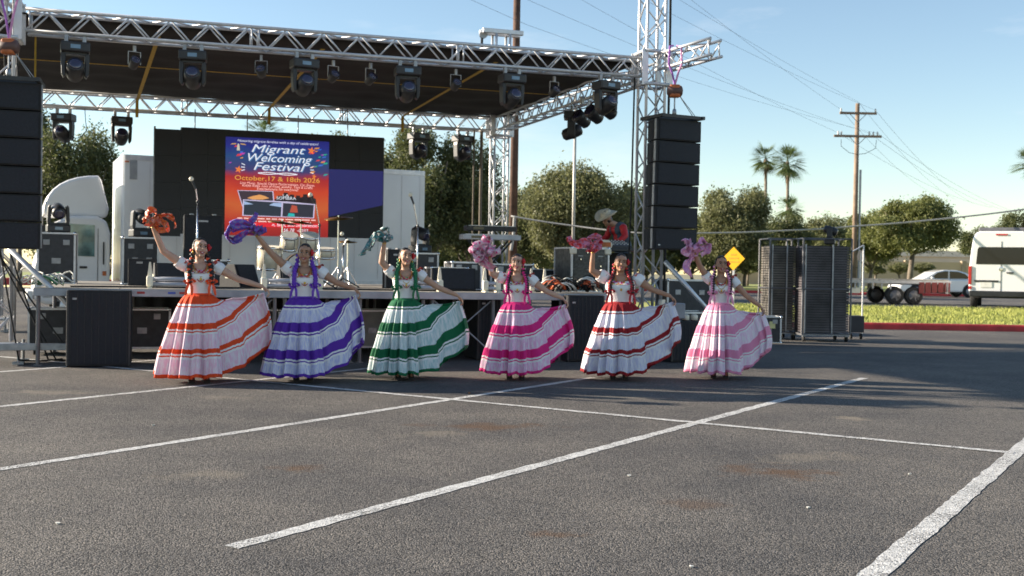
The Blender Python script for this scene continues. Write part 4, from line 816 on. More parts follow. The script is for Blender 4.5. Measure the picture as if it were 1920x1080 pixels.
def crown_mesh(rx, ry, rz, n, leaf, seed, lumps=16, feather=0.0):
    rg = np.random.RandomState(seed); C = []
    lumps *= 3
    for i in range(lumps):
        a = rg.uniform(0, 2*math.pi); e = rg.uniform(-0.55, 1.0); k = rg.uniform(0.45, 0.85)
        C.append((k*math.cos(a)*math.sqrt(max(0, 1-e*e*0.8))*rx, k*math.sin(a)*math.sqrt(max(0, 1-e*e*0.8))*ry, e*0.72*rz, rg.uniform(0.10, 0.34)))
    C.append((0, 0, 0, 0.55)); w = np.array([c[3]**2 for c in C]); w /= w.sum(); idx = rg.choice(len(C), n, p=w); C = np.array(C)
    d = rg.normal(size=(n, 3)); d /= np.linalg.norm(d, axis=1)[:, None]; rad = rg.uniform(0.0, 1, n)**0.4
    rad *= 1+feather*rg.exponential(0.25, n)
    P_ = C[idx, :3] + d*(rad*C[idx, 3])[:, None]*np.array([rx, ry, rz*0.95])
    t1 = rg.normal(size=(n, 3)); t1 /= np.linalg.norm(t1, axis=1)[:, None]; t2 = np.cross(t1, rg.normal(size=(n, 3))); t2 /= np.linalg.norm(t2, axis=1)[:, None]
    s_ = leaf*rg.uniform(0.5, 1.3, n)[:, None]
    v = np.empty((n*4, 3)); v[0::4] = P_-t1*s_; v[1::4] = P_+t2*s_*0.45; v[2::4] = P_+t1*s_; v[3::4] = P_-t2*s_*0.45
    me = bpy.data.meshes.new('crown'); me.vertices.add(n*4); me.vertices.foreach_set('co', v.ravel()); me.loops.add(n*4); me.loops.foreach_set('vertex_index', np.arange(n*4, dtype=np.int32))
    me.polygons.add(n); me.polygons.foreach_set('loop_start', np.arange(0, n*4, 4, dtype=np.int32)); me.polygons.foreach_set('loop_total', np.full(n, 4, dtype=np.int32)); me.update(calc_edges=True); me.validate(); return me
def tree(px, ytop, ybot, hw, D, z0, kind, label, n=7000, leaf=0.16, seed=1, trunk=True, feather=0.65, name='tree', group=None, yb_trunk=None):
    n = int(n*3.6); leaf *= 0.45
    top, bot = at(px, ytop, D), at(px, ybot, D); rz = (top.z-bot.z)/2; rx = hw*D/F; cz = (top.z+bot.z)/2
    t = thing(name, label, 'tree' if name == 'tree' else 'bush', (top.x, D, z0), 0, group)
    me = crown_mesh(rx, rx*0.95, rz, n, leaf, seed, 18, feather); me.materials.append(LF[kind])
    c = link('crown', me, t, loc=(0, 0, cz-z0)); c['kind'] = 'stuff'
    rg = random.Random(seed); tr = MB(); hb = max(0.5, cz-rz*0.75-z0); r0 = max(0.09, rx*0.055)
    f_ = Vector((rg.uniform(-.2, .2), 0, hb)); tr.path([(0, 0, -0.2), (f_.x*0.4, 0, hb*0.5), f_], [r0*1.25, r0, r0*0.85], 10)
    for k in range(7):
        a = k*0.9+rg.uniform(-.3, .3); e = Vector((math.cos(a)*rx*0.62, math.sin(a)*rx*0.62, cz-z0+rz*rg.uniform(-.3, .55))); m_ = f_.lerp(e, 0.5)+Vector((0, 0, -0.1*rz)); tr.path([f_, m_, e], [r0*0.6, r0*0.38, r0*0.1], 7)
    tr.build('trunk', BARK, t, True); return t
Z1 = ZR+0.15
tree(130, 228, 560, 112, 46, 0, 'dark', 'feathery dark tree behind the truck cab', 12000, 0.17, 11, feather=0.5)
tree(40, 180, 480, 85, 52, 0, 'dark', 'dark tree mostly hidden by the hanging speakers at the truck cab end', 6000, 0.2, 12)
tree(205, 290, 560, 70, 50, 0, 'dark', 'low feathery tree between the truck cab and its box', 6000, 0.15, 13, feather=0.6)
tree(805, 222, 545, 128, 44, 0, 'dark', 'big dense dark tree behind the video wall and truck', 20000, 0.17, 14)
tree(885, 275, 545, 72, 46, 0, 'dark', 'smaller dark tree beside the rear truss tower', 7000, 0.16, 24)
tree(610, 240, 420, 70, 70, 0, 'olive', 'pale treetop peeping over the video wall', 5000, 0.22, 15)
tree(1085, 300, 540, 112, 56, Z1, 'olive', 'rounded olive green tree behind the slender lamp post', 15000, 0.19, 16)
tree(990, 340, 540, 68, 64, Z1, 'dark', 'dark tree between the brown pole and the rounded tree', 6000, 0.2, 17)
tree(1185, 345, 540, 75, 70, Z1, 'dark', 'tree partly hidden behind the tall truss tower', 6000, 0.22, 18)
tree(1375, 348, 530, 88, 66, Z1, 'olive', 'broad tree beside the hanging speakers, above the yellow sign', 11000, 0.2, 19)
tree(1470, 400, 525, 66, 74, Z1, 'dark', 'low dark tree beneath the palms', 5000, 0.2, 20)
tree(1545, 405, 520, 55, 92, Z1, 'olive', 'distant low tree left of the utility pole', 4000, 0.26, 21)
tree(1708, 368, 492, 92, 70, Z1, 'green', 'spreading green tree with a pale trunk behind the white sedan', 14000, 0.2, 22)
tree(1632, 395, 520, 60, 74, Z1, 'green', 'lower tree behind the utility pole', 6000, 0.2, 23)
tree(1835, 425, 495, 42, 86, Z1, 'dark', 'sparse tree between the spreading tree and the van', 2200, 0.2, 25, feather=0.6)
tree(1905, 388, 490, 45, 90, Z1, 'dark', 'sparse tree top showing above the van roof', 2600, 0.2, 26, feather=0.5)
for px, hw, lab in ((1402, 22, 'clipped green bush on the far lawn beside the yellow sign'), (1452, 20, 'small bush on the far lawn behind the cart of panels'), (1690, 24, 'dry bush in front of the tan wall above the white sedan'), (1735, 20, 'tawny bush beside the trunk of the spreading tree'), (1640, 20, 'shrub behind the flatbed trailer')):
    tree(px, 492, 518, hw, 84, Z1, 'green' if px < 1500 else 'olive', lab, 1500, 0.12, px, name='bush')
for i in range(24):                                 # the far belt of trees that closes the view
    px = 690+i*40+random.uniform(-14, 14)
    tree(px, 412+random.uniform(-22, 18), 530, 62, 80 if px < 1400 else 116, Z1, random.choice(('dark', 'olive')), 'distant tree in the belt beyond the road', 2500, 0.3, 40+i, group='far belt of trees beyond the road')
def palm(px, ytop, ybase, D, label, s=1.0, hid=0.0):
    p = at(px, ytop+28*s, D); t = thing('palm_tree', label, 'palm tree', (p.x, D, Z1)); h = p.z-Z1
    MB().path([(0.25, 0, -0.2), (0.12, 0, h*0.5), (0, 0, h)], [0.24, 0.2, 0.17], 10).build('trunk', BARK, t, True)
    rg = random.Random(px); v = []; f = []
    for k in range(46):
        a = rg.uniform(0, 6.28); e = rg.uniform(-0.9, 1.2); Ln = rg.uniform(1.5, 2.2)*s; dv = Vector((math.cos(a)*math.cos(e), math.sin(a)*math.cos(e), math.sin(e))); sd = dv.cross(Vector((0, 0, 1))).normalized(); c0 = Vector((0, 0, h))+dv*Ln*0.45
        for j in range(11):                         # fan leaf of narrow segments
            ph = (j-5)*0.24; q = (dv*math.cos(ph)+sd*math.sin(ph)); tip = c0+q*Ln*0.62-Vector((0, 0, 0.30*Ln*(0.4+abs(ph)*0.3))); o = len(v); w = sd*0.05*s
            v += [c0-w*0.4, c0+w*0.4, (c0+tip)/2+w, tip, (c0+tip)/2-w]; f.append((o, o+1, o+2, o+3, o+4))
        o = len(v); v += [Vector((0, 0, h))+sd*.02, Vector((0, 0, h))-sd*.02, c0-sd*.02, c0+sd*.02]; f.append((o, o+1, o+2, o+3))
    mb = MB(); mb.v = [tuple(x) for x in v]; mb.f = f; me = mb.mesh('crown'); me.materials.append(LF['palm']); c = link('crown', me, t); c['kind'] = 'stuff'
    sk = MB()
    for k in range(40):
        a = rg.uniform(0, 6.28); z = h-rg.uniform(0.3, 2.0)*s; r_ = 0.5*s*(1-(h-z)/(2.6*s)); sk.add([(0.15*math.cos(a), 0.15*math.sin(a), z+0.5*s), (r_*math.cos(a-.2), r_*math.sin(a-.2), z-0.4*s), (r_*math.cos(a+.2), r_*math.sin(a+.2), z-0.4*s)], [(0, 1, 2)])
    sk.build('dead_leaf_skirt', M('dead_palm', (0.22, 0.15, 0.08), .9), t)
palm(1436, 262, 400, 140, 'tall palm tree, the shorter-crowned of the pair, left one beside its twin', 1.25); palm(1477, 265, 400, 135, 'tall palm tree with a thick skirt of dead fronds', 1.35)
palm(1481, 366, 430, 110, 'short palm whose crown sits just above the low dark tree', 0.9); palm(495, 226, 300, 90, 'palm top showing over the video wall', 1.0); palm(1934, 275, 420, 120, 'palm at the far side of the van, one frond tip in view', 1.2)

# ------------------------------------------------------------------ tan building and wall
def zpx(px, py, D): return at(px, py, D).z
bd = thing('tan_building', 'long low tan building with a pale parapet beyond the road', 'building', (at(1770, 500, 104).x, 104, Z1)); hh = zpx(1740, 470, 104)-Z1
MB().box((0, 6, hh/2), (38, 12, hh)).build('wall', M('pale_wall', (0.66, 0.58, 0.46), .9, 0, .06, .4), bd); MB().box((0, -0.06, hh-0.3), (38.4, 0.3, 0.5)).build('parapet', M('parapet', (0.72, 0.66, 0.56), .8), bd)
for i in range(5): MB().box((-15+i*7.5, -0.04, 1.6), (1.6, 0.1, 1.1)).build('window', GLASSD, bd)
wl = thing('boundary_wall', 'tan boundary wall with square piers in front of the low building', 'wall', (at(1700, 500, 98).x, 98, Z1)); wh = zpx(1740, 491, 98)-Z1
pm = MB().box((0, 0, wh/2), (4.7, 0.22, wh)).mesh('wall_panel'); pm.materials.append(TAN); qm = MB().box((0, 0, wh/2+0.06), (0.4, 0.4, wh+0.12)).mesh('pier'); qm.materials.append(M('pier', (0.40, 0.31, 0.21), .9))
for i in range(-3, 6): link('wall_panel', pm, wl, loc=(i*5+2.5, 0, 0)); link('pier', qm, wl, loc=(i*5, 0, 0))

# ------------------------------------------------------------------ yellow sign, round sign
p = gnd(1376, 605, 0.25); D_ = 31.0; p = at(1376, 485, D_); sg = thing('warning_sign', 'yellow diamond warning sign on a post behind the pale pink dancer', 'sign', (p.x, D_, 0.2), -0.55)
zc = p.z-0.2; hs = 0.33; MB().prism([(0, zc-hs), (hs, zc), (0, zc+hs), (-hs, zc)], -0.03, -0.024).build('plate', M('sign_yellow', (0.85, 0.45, 0.01), 0.45, 0, 0.05, 3), sg); MB().box((0, 0, zc/2+0.1), (0.05, 0.045, zc+0.3)).build('post', ALU, sg)
for i, w in enumerate((0.16, 0.30, 0.34)): MB().box((0, -0.033, zc+0.11-i*0.10), (w, 0.002, 0.045)).build('lettering_line', M('sign_letter', (0.62, 0.33, 0.02), .5), sg)
p = at(1614, 480, 66); s2 = thing('round_sign', 'back of a pale octagonal road sign beside the utility pole', 'sign', (p.x, 66, Z1), 0.2); zc = p.z-Z1; MB().lathe([(0.36, 0), (0.36, 0.01)], (0, 0, zc), 8, (R(90), 0, R(22.5))).build('plate', M('sign_back', (0.45, 0.33, 0.27), .6), s2); MB().tube((0, 0, 0), (0, 0, zc+0.2), 0.035).build('post', WHT, s2)

# ------------------------------------------------------------------ vehicles
CARW = M('car_white', (0.80, 0.80, 0.79), 0.25, 0, 0.03, 1.0, coat=0.8); TAIL = M('tail_lamp', (0.45, 0.015, 0.015), 0.2, 0, 0.2, 8, coat=0.6)
pv = at(1877, 500, 37.3); vn = thing('van', 'white high-roof van seen from behind on the drive', 'van', (pv.x, 37.3, ZR), R(-25)); VW, VH = 2.02, 2.62
vp = [(-VW/2*k, z) for k, z in ((0.93, 0.45), (0.985, 0.62), (1.0, 1.0), (0.985, 1.35), (0.93, 1.95), (0.87, 2.4), (0.80, 2.56), (0.66, 2.62))]; vp += [(-x, z) for x, z in vp[::-1]]
MB().prism(vp, 0.0, 5.6).build('body', CARW, vn, bevel=0.05)
MB().prism([(-0.78, 1.50), (0.78, 1.50), (0.74, 2.0), (0.70, 2.08), (-0.70, 2.08), (-0.74, 2.0)], -0.014, -0.003).build('rear_window', GLASSD, vn, bevel=0.004)
MB().box((0, -0.006, 1.42), (0.012, 0.01, 1.7)).build('door_gap', BLK, vn); MB().lathe([(0.07, 0), (0.075, 0.012), (0.05, 0.015)], (0, -0.008, 1.34), 16, (R(90), 0, 0)).build('badge', CHR, vn); MB().box((0.28, -0.02, 1.22), (0.22, 0.03, 0.045)).build('door_handle', BLK, vn)
for sx in (-1, 1): MB().box((sx*0.955, -0.012, 1.12), (0.10, 0.05, 0.62)).build('tail_lamp', TAIL, vn, bevel=0.015); MB().box((sx*0.955, -0.02, 0.70), (0.10, 0.03, 0.10)).build('reflector', TAIL, vn)
MB().box((-0.45, -0.01, 0.93), (0.75, 0.02, 0.06)).build('plate_recess', BLK, vn); MB().box((-0.45, -0.012, 0.80), (0.36, 0.012, 0.17)).build('number_plate', SKN, vn)
MB().box((0, -0.06, 0.50), (1.94, 0.2, 0.20)).build('bumper', BLK, vn, bevel=0.03); MB().box((0, -0.01, 2.50), (0.36, 0.03, 0.05)).build('brake_lamp', TAIL, vn); MB().box((0, 2.0, 2.70), (1.5, 2.6, 0.14)).build('roof_unit', M('roof_grey', (0.12, 0.12, 0.13), .6), vn, bevel=0.04)
for y in (0.95, 4.6):
    for sx in (-1, 1):
        c = (sx*0.86, y, 0.34); w_ = MB().lathe([(0.2, -.11), (0.32, -.11), (0.34, -.08), (0.34, .08), (0.32, .11), (0.2, .11)], c, 22, (0, R(90), 0)).build('wheel', RUB, vn, True); MB().lathe([(0.2, -.1), (0.2, .1)], c, 16, (0, R(90), 0)).build('rim', STEEL, w_)
MB().box((0, 2.8, 0.42), (1.7, 5.2, 0.12)).build('underbody', BLKM, vn)
ps = at(1686, 540, 58); cr_ = thing('sedan', 'white sedan on the road, its rear end hidden by the van', 'car', (ps.x, 58.0, ZR), 0.02)
body = [(0.0, 0.42), (0.03, 0.62), (0.25, 0.72), (1.25, 0.90), (1.35, 0.93), (3.9, 0.98), (4.45, 0.95), (4.62, 0.80), (4.65, 0.45), (4.4, 0.28), (0.25, 0.26), (0.05, 0.3)]
MB().prism(body, 0.0, 1.8).build('body', CARW, cr_, bevel=0.09); cab = [(1.2, 0.90), (1.95, 1.33), (2.4, 1.44), (3.1, 1.43), (3.6, 1.30), (4.15, 0.97)]; MB().prism(cab, 0.14, 1.66).build('cabin', CARW, cr_, bevel=0.07)
MB().prism([(1.62, 0.98), (2.08, 1.30), (2.42, 1.37), (2.62, 1.37), (2.62, 0.99)], 0.122, 0.136).build('side_window', GLASSD, cr_); MB().prism([(2.70, 0.99), (2.70, 1.37), (3.1, 1.36), (3.5, 1.25), (3.8, 1.0)], 0.122, 0.136).build('side_window', GLASSD, cr_)
for x in (0.92, 3.72):
    MB().lathe([(0.37, -.02), (0.37, .02)], (x, 0.0, 0.35), 24, (R(90), 0, 0)).build('wheel_arch', BLKM, cr_)
    for y in (0.08, 1.72): wheel(cr_, (x, y, 0.33), 0.33, 0.22, STEEL)
MB().box((0.12, -0.002, 0.66), (0.28, 0.04, 0.09)).build('headlight', CHR, cr_, bevel=.02); MB().box((1.72, -0.06, 1.02), (0.14, 0.16, 0.10)).build('mirror', CARW, cr_, bevel=.03); MB().box((2.66, -0.004, 0.65), (0.012, 0.01, 0.6)).build('door_seam', BLK, cr_); MB().box((2.5, -0.012, 0.84), (0.18, 0.02, 0.03)).build('door_handle', CHR, cr_)
pt = gnd(1640, 571, ZR); tl = thing('flatbed_trailer', 'low flatbed trailer with dual wheels and red tail boards, parked beyond the grass', 'trailer', (at(1572, 540, 41).x, 41, ZR), 0.02)
for i in range(8): MB().box((0.22+i*0.52, 1.2, 0.92), (0.50, 2.4, 0.05)).build('deck_plank', M('trailer_plank', (0.36, 0.33, 0.29), .8, 0, .25, 4), tl)
for y in (0.06, 2.34): MB().box((2.1, y, 0.84), (4.2, 0.1, 0.12)).build('side_rail', STEEL, tl)
for i in range(6): MB().box((0.3+i*0.33, 0.03, 0.68), (0.05, 0.05, 0.22)).build('stake_pocket', STEEL, tl)
MB().box((2.5, 0.1, 0.76), (1.1, 0.22, 0.04)).build('mudguard', BLKM, tl)
for x in (2.15, 2.85):
    for y in (0.16, 2.2): wheel(tl, (x, y, 0.33), 0.33, 0.22, MATS['leg_steel'])
for i in range(5): MB().prism([(3.0+i*0.24, 0.42+0.015*i), (3.2+i*0.24, 0.42+0.015*i), (3.2+i*0.24, 0.84), (3.0+i*0.24, 0.84)], 0.0, 0.06).build('red_board', M('dull_red', (0.16, 0.02, 0.02), .7), tl)
MB().box((4.05, 1.2, 0.62), (0.1, 2.4, 0.4)).build('tail_ramp', STEEL, tl); MB().box((0.6, 0.3, 0.5), (0.5, 0.4, 0.2)).build('toolbox', CREAM, tl)

# ------------------------------------------------------------------ carts of slatted panels
def cart(px, D, w, dd, h, label, rz, col, nsl=34, lit=False):
    p = at(px, 560, D); t = thing('panel_cart', label, 'equipment cart', (p.x, D, 0), rz); z0 = 0.16
    for sx in (-1, 1):
        for sy in (-1, 1):
            MB().tube((sx*w/2, sy*dd/2, z0), (sx*w/2, sy*dd/2, z0+h+0.12), 0.02).build('upright', MATS['leg_steel'], t)
            c = MB().lathe([(0.06, -.02), (0.06, .02)], (sx*(w/2-.06), sy*(dd/2-.06), 0.06), 14, (0, R(90), 0)).build('caster', RUB, t, True); MB().box((sx*(w/2-.06), sy*(dd/2-.06), 0.12), (0.06, 0.07, 0.05)).build('fork', STEEL, c)
    for z in (z0, z0+h*0.5, z0+h+0.12):
        for sy in (-1, 1): MB().tube((-w/2, sy*dd/2, z), (w/2, sy*dd/2, z), 0.013).build('rail', MATS['leg_steel'], t)
        for sx in (-1, 1): MB().tube((sx*w/2, -dd/2, z), (sx*w/2, dd/2, z), 0.013).build('rail', MATS['leg_steel'], t)
    sl_ = MB()
    for i in range(nsl): sl_.box((0, 0, z0+0.05+(h-0.06)*i/nsl), (w-0.06, dd-0.07, (h/nsl)*0.72))
    sl_.mi = 1; sl_.box((0, 0, z0+h/2), (w-0.14, dd-0.14, h-0.05))  # black core: shade between the slats, put into the colour
    q = sl_.build('panel_stack', [col, BLKM], t); q['kind'] = 'stuff'
    MB().box((w*0.12, -dd/2+0.012, z0+h/2), (0.03, 0.02, h)).build('strap', STEEL, t); MB().box((-w/2+0.06, -dd/2+0.012, z0+h/2), (0.025, 0.02, h)).build('lock_bar', STEEL, t)
    MB().box((0, 0, z0-0.015), (w, dd, 0.03)).build('base_frame', STEEL, t)
    return t
SLT = M('slat_dark', (0.075, 0.068, 0.075), 0.5, 0.1, 0.6, 1.6); SLT2 = M('slat_brown', (0.14, 0.125, 0.11), 0.5, 0.1, 0.6, 1.5)
cart(1538, 23.4, 1.02, 0.8, 1.86, 'tall wheeled cart stacked with dark slatted panels, beside the grass', R(3), SLT); cart(1458, 23.9, 0.60, 0.8, 1.86, 'narrower wheeled cart of brownish slatted panels, left of the taller stack', R(3), SLT2)
t = thing('frame_cart', 'empty tube frame cart with a low dark box, beside the stack of panels', 'equipment cart', (at(1606, 560, 24.2).x, 24.2, 0), 0)
for sx in (-1, 1): MB().tube((sx*0.13, 0, 0.12), (sx*0.13, 0, 2.05 if sx > 0 else 1.9), 0.016).build('upright', ALU, t); MB().lathe([(0.06, -.02), (0.06, .02)], (sx*0.11, 0, 0.06), 12, (0, R(90), 0)).build('caster', RUB, t)
MB().tube((-0.13, 0, 1.9), (0.13, 0, 2.05), 0.014).build('top_rail', ALU, t); MB().box((-0.02, 0.1, 0.33), (0.34, 0.4, 0.36)).build('box', M('dark_box', (0.05, 0.045, 0.05), .6), t, bevel=.01)
lamp_up(Vector((at(1556, 450, 23.3).x, 23.3, 2.03)), 'moving head lamp lying on top of the cart of panels', 0.9, 0.8)
road_case(Vector((at(1436, 615, 22.6).x, 22.6, 0)), 0.5, 0.5, 0.52, 'small road case with a yellow label beside the carts', -0.35)
tg = MB().box((0, 0, 0), (0.12, 0.004, 0.14)).build('case_label', M('label_yellow', (0.7, 0.65, 0.3), .5)); q = [o for o in bpy.data.objects if o.get('label', '').startswith('small road case with a yellow')][0]; tg.parent = q; tg.location = (0.08, -0.257, 0.36)
# litter
for i, (px, py) in enumerate(((287, 798), (1297, 1064), (108, 983), (1515, 953), (880, 738), (1180, 893), (1705, 890))):
    p = gnd(px, py); m = MB(); a = random.uniform(0, 3); v = [(0.016*math.cos(a+k*1.05)*random.uniform(.6, 1.3), 0.012*math.sin(a+k*1.05)*random.uniform(.6, 1.3), 0.006+random.uniform(0, .006)) for k in range(6)]
    m.add(v+[(x*0.6, y*0.6, 0.001) for x, y, z in v], [tuple(range(6)), tuple(range(11, 5, -1))]+[(k, 6+k, 6+(k+1) % 6, (k+1) % 6) for k in range(6)]); o = m.build('paper_scrap', M('paper', (0.72, 0.70, 0.64), .8) if i != 4 else M('dry_leaf', (0.4, 0.17, 0.06), .8)); o.location = (p.x, p.y, 0.0)
    tag(o, 'tiny pale scrap of litter lying on the asphalt' if i != 4 else 'small curled orange leaf on the asphalt by the painted lines', 'litter', 'scraps of litter on the asphalt' if i != 4 else None)

# ------------------------------------------------------------------ people
def skin_mat(name, c):
    m = M(name, c, 0.5, 0, 0.06, 14); b = m.node_tree.nodes['Principled BSDF']; b.inputs['Subsurface Weight'].default_value = 0.12; b.inputs['Subsurface Radius'].default_value = (0.02, 0.008, 0.004); return m
SK1, SK2, SK3 = skin_mat('skin_a', (0.47, 0.27, 0.18)), skin_mat('skin_b', (0.40, 0.215, 0.135)), skin_mat('skin_c', (0.52, 0.31, 0.22))
HAIR = M('hair', (0.012, 0.008, 0.007), 0.42, 0, 0.3, 30, 0.3, 120); LIP = M('lips', (0.32, 0.035, 0.045), 0.4); TEETH = M('teeth', (0.75, 0.73, 0.68), 0.3); EYE_W = M('eye_white', (0.7, 0.68, 0.66), .3); EYE_D = M('eye_dark', (0.012, 0.008, 0.006), 0.2)
SHOE = M('shoe', (0.018, 0.014, 0.012), 0.4); GOLDM = M('gold', (0.62, 0.38, 0.08), 0.3, 0.9, 0.2, 40); BEAD = M('red_beads', (0.45, 0.05, 0.03), 0.35, 0, 0.6, 90); FLW = M('red_flower', (0.50, 0.008, 0.015), 0.6, 0, 0.25, 40)
BLOUSE = M('blouse_white', (0.78, 0.77, 0.78), 0.75, 0, 0.05, 9, 0.35, 45)
def embroidery():
    m = bpy.data.materials.new('embroidery'); m.use_nodes = True; nt = m.node_tree; b = nt.nodes['Principled BSDF']; t = nt.nodes.new('ShaderNodeTexCoord'); v = nt.nodes.new('ShaderNodeTexVoronoi'); v.inputs['Scale'].default_value = 55
    r = nt.nodes.new('ShaderNodeValToRGB'); r.color_ramp.interpolation = 'CONSTANT'; e = r.color_ramp.elements; e[0].color = (0.72, 0.70, 0.68, 1); e[1].position = 0.35; e[1].color = (0.48, 0.03, 0.03, 1)
    for p_, c in ((0.6, (0.10, 0.22, 0.08, 1)), (0.72, (0.65, 0.35, 0.05, 1)), (0.85, (0.42, 0.08, 0.30, 1))): x = e.new(p_); x.color = c
    s_ = nt.nodes.new('ShaderNodeSeparateColor'); nt.links.new(t.outputs['Object'], v.inputs['Vector']); nt.links.new(v.outputs['Color'], s_.inputs[0]); nt.links.new(s_.outputs[0], r.inputs[0]); nt.links.new(r.outputs[0], b.inputs['Base Color']); b.inputs['Roughness'].default_value = 0.8; return m
EMB = embroidery()
HEADP = [((0, .006, .018), (.075, .091, .098)), ((0, -.016, -.05), (.058, .066, .062)), ((0, -.058, -.092), (.028, .026, .022)), ((0, -.092, -.022), (.012, .016, .018)), ((0, -.086, .004), (.009, .014, .026)),
         ((.037, -.056, -.032), (.030, .027, .030)), ((-.037, -.056, -.032), (.030, .027, .030)), ((.076, .012, -.012), (.010, .02, .028)), ((-.076, .012, -.012), (.010, .02, .028)), ((0, -.07, .045), (.05, .025, .03))]
def hand_shape(mb, wrist, dv, side, palm, curl, s=1.0):
    dv, side, palm = dv.normalized(), side.normalized(), palm.normalized(); w = Vector(wrist); q = Matrix((side, palm, dv)).transposed()
    mb.ell(w+dv*0.048*s, (0.040*s, 0.017*s, 0.052*s), 12, 8, mat=q)
    for i, (k, ln) in enumerate(((-1.5, 0.95), (-0.5, 1.08), (0.5, 1.0), (1.5, 0.8))):
        p = w+dv*0.088*s+side*k*0.0195*s; d = dv.copy(); pts = [p-dv*0.025*s, p]
        for l_, c in zip((.036, .026, .021), (curl, curl*1.1, curl*0.8)): d = (Matrix.Rotation(-c, 3, side) @ d) if True else d; p = p+d*l_*ln*s; pts.append(p)
        mb.limb(pts, [.0095*s, .0092*s, .0088*s, .0082*s, .0072*s], 8)
    p = w+dv*0.03*s-side*0.034*s; d1 = (dv*0.7-side*0.7+palm*0.3).normalized(); d2 = (dv*0.95-side*0.15+palm*0.45).normalized(); mb.limb([w+dv*.02*s-side*.02*s, p, p+d1*0.035*s, p+d1*0.035*s+d2*0.028*s], [.013*s, .0115*s, .0105*s, .0085*s], 8)
def skirt_mat(name, C, Lc, bands, jag=0.006):
    m = bpy.data.materials.new(name); m.use_nodes = True; nt = m.node_tree; b = nt.nodes['Principled BSDF']; N = nt.nodes.new; K = nt.links.new
    at_ = N('ShaderNodeAttribute'); at_.attribute_name = 'down'; aa = N('ShaderNodeAttribute'); aa.attribute_name = 'around'
    cx = N('ShaderNodeCombineXYZ'); K(aa.outputs['Fac'], cx.inputs[0]); K(at_.outputs['Fac'], cx.inputs[1])
    mp = N('ShaderNodeMapping'); mp.inputs['Scale'].default_value = (260, 6, 1); K(cx.outputs[0], mp.inputs[0]); n1 = N('ShaderNodeTexNoise'); n1.inputs['Scale'].default_value = 1.0; n1.inputs['Detail'].default_value = 2; K(mp.outputs[0], n1.inputs['Vector'])
    j = N('ShaderNodeMath'); j.operation = 'MULTIPLY_ADD'; j.inputs[1].default_value = jag*4; K(n1.outputs['Fac'], j.inputs[0]); K(at_.outputs['Fac'], j.inputs[2]); j2 = N('ShaderNodeMath'); j2.operation = 'SUBTRACT'; j2.inputs[1].default_value = jag*2; K(j.outputs[0], j2.inputs[0])
    r = N('ShaderNodeValToRGB'); r.color_ramp.interpolation = 'CONSTANT'; e = r.color_ramp.elements; Wc = (0.88, 0.87, 0.88)
    pal = {'C': C, 'W': Wc, 'L': Lc}; msk = N('ShaderNodeValToRGB'); msk.color_ramp.interpolation = 'CONSTANT'; f = msk.color_ramp.elements
    for i, (p_, k) in enumerate(bands):
        for el, c in ((e, pal[k]), (f, ((1, 1, 1) if k == 'L' else (0, 0, 0)))):
            x = el[i] if i < 2 else el.new(p_); x.position = p_; x.color = tuple(c)+(1,)
    K(j2.outputs[0], r.inputs[0]); K(j2.outputs[0], msk.inputs[0])
    m2 = N('ShaderNodeMapping'); m2.inputs['Scale'].default_value = (300, 9, 1); K(cx.outputs[0], m2.inputs[0]); n2 = N('ShaderNodeTexNoise'); n2.inputs['Scale'].default_value = 1; n2.inputs['Detail'].default_value = 3; K(m2.outputs[0], n2.inputs['Vector'])
    lr = N('ShaderNodeValToRGB'); lr.color_ramp.elements[0].position = .42; lr.color_ramp.elements[1].position = .58; K(n2.outputs['Fac'], lr.inputs[0])
    mm = N('ShaderNodeMath'); mm.operation = 'MULTIPLY'; K(lr.outputs[0], mm.inputs[0]); K(msk.outputs[0], mm.inputs[1]); m3 = N('ShaderNodeMath'); m3.operation = 'MULTIPLY'; m3.inputs[1].default_value = 0.75; K(mm.outputs[0], m3.inputs[0])
    mix = N('ShaderNodeMix'); mix.data_type = 'RGBA'; K(m3.outputs[0], mix.inputs['Factor']); K(r.outputs[0], mix.inputs['A']); mix.inputs['B'].default_value = Wc+(1,); K(mix.outputs['Result'], b.inputs['Base Color']); b.inputs['Roughness'].default_value = 0.8
    tl = N('ShaderNodeBsdfTranslucent'); K(mix.outputs['Result'], tl.inputs['Color']); ms = N('ShaderNodeMixShader'); ms.inputs[0].default_value = 0.22; K(b.outputs[0], ms.inputs[1]); K(tl.outputs[0], ms.inputs[2]); K(ms.outputs[0], nt.nodes['Material Output'].inputs['Surface'])
    bp = N('ShaderNodeBump'); bp.inputs['Strength'].default_value = 0.35; bp.inputs['Distance'].default_value = 0.01; K(n1.outputs['Fac'], bp.inputs['Height']); K(bp.outputs['Normal'], b.inputs['Normal']); return m
BA = [(0, 'C'), (.11, 'W'), (.135, 'C'), (.15, 'L'), (.34, 'C'), (.415, 'W'), (.435, 'C'), (.452, 'W'), (.475, 'L'), (.65, 'C'), (.705, 'W'), (.73, 'C'), (.745, 'W'), (.77, 'L'), (.955, 'C')]
BB = [(0, 'C'), (.09, 'W'), (.112, 'C'), (.132, 'W'), (.155, 'L'), (.31, 'C'), (.43, 'W'), (.452, 'C'), (.472, 'W'), (.497, 'L'), (.66, 'C'), (.775, 'W'), (.797, 'C'), (.815, 'W'), (.84, 'L'), (.96, 'C')]
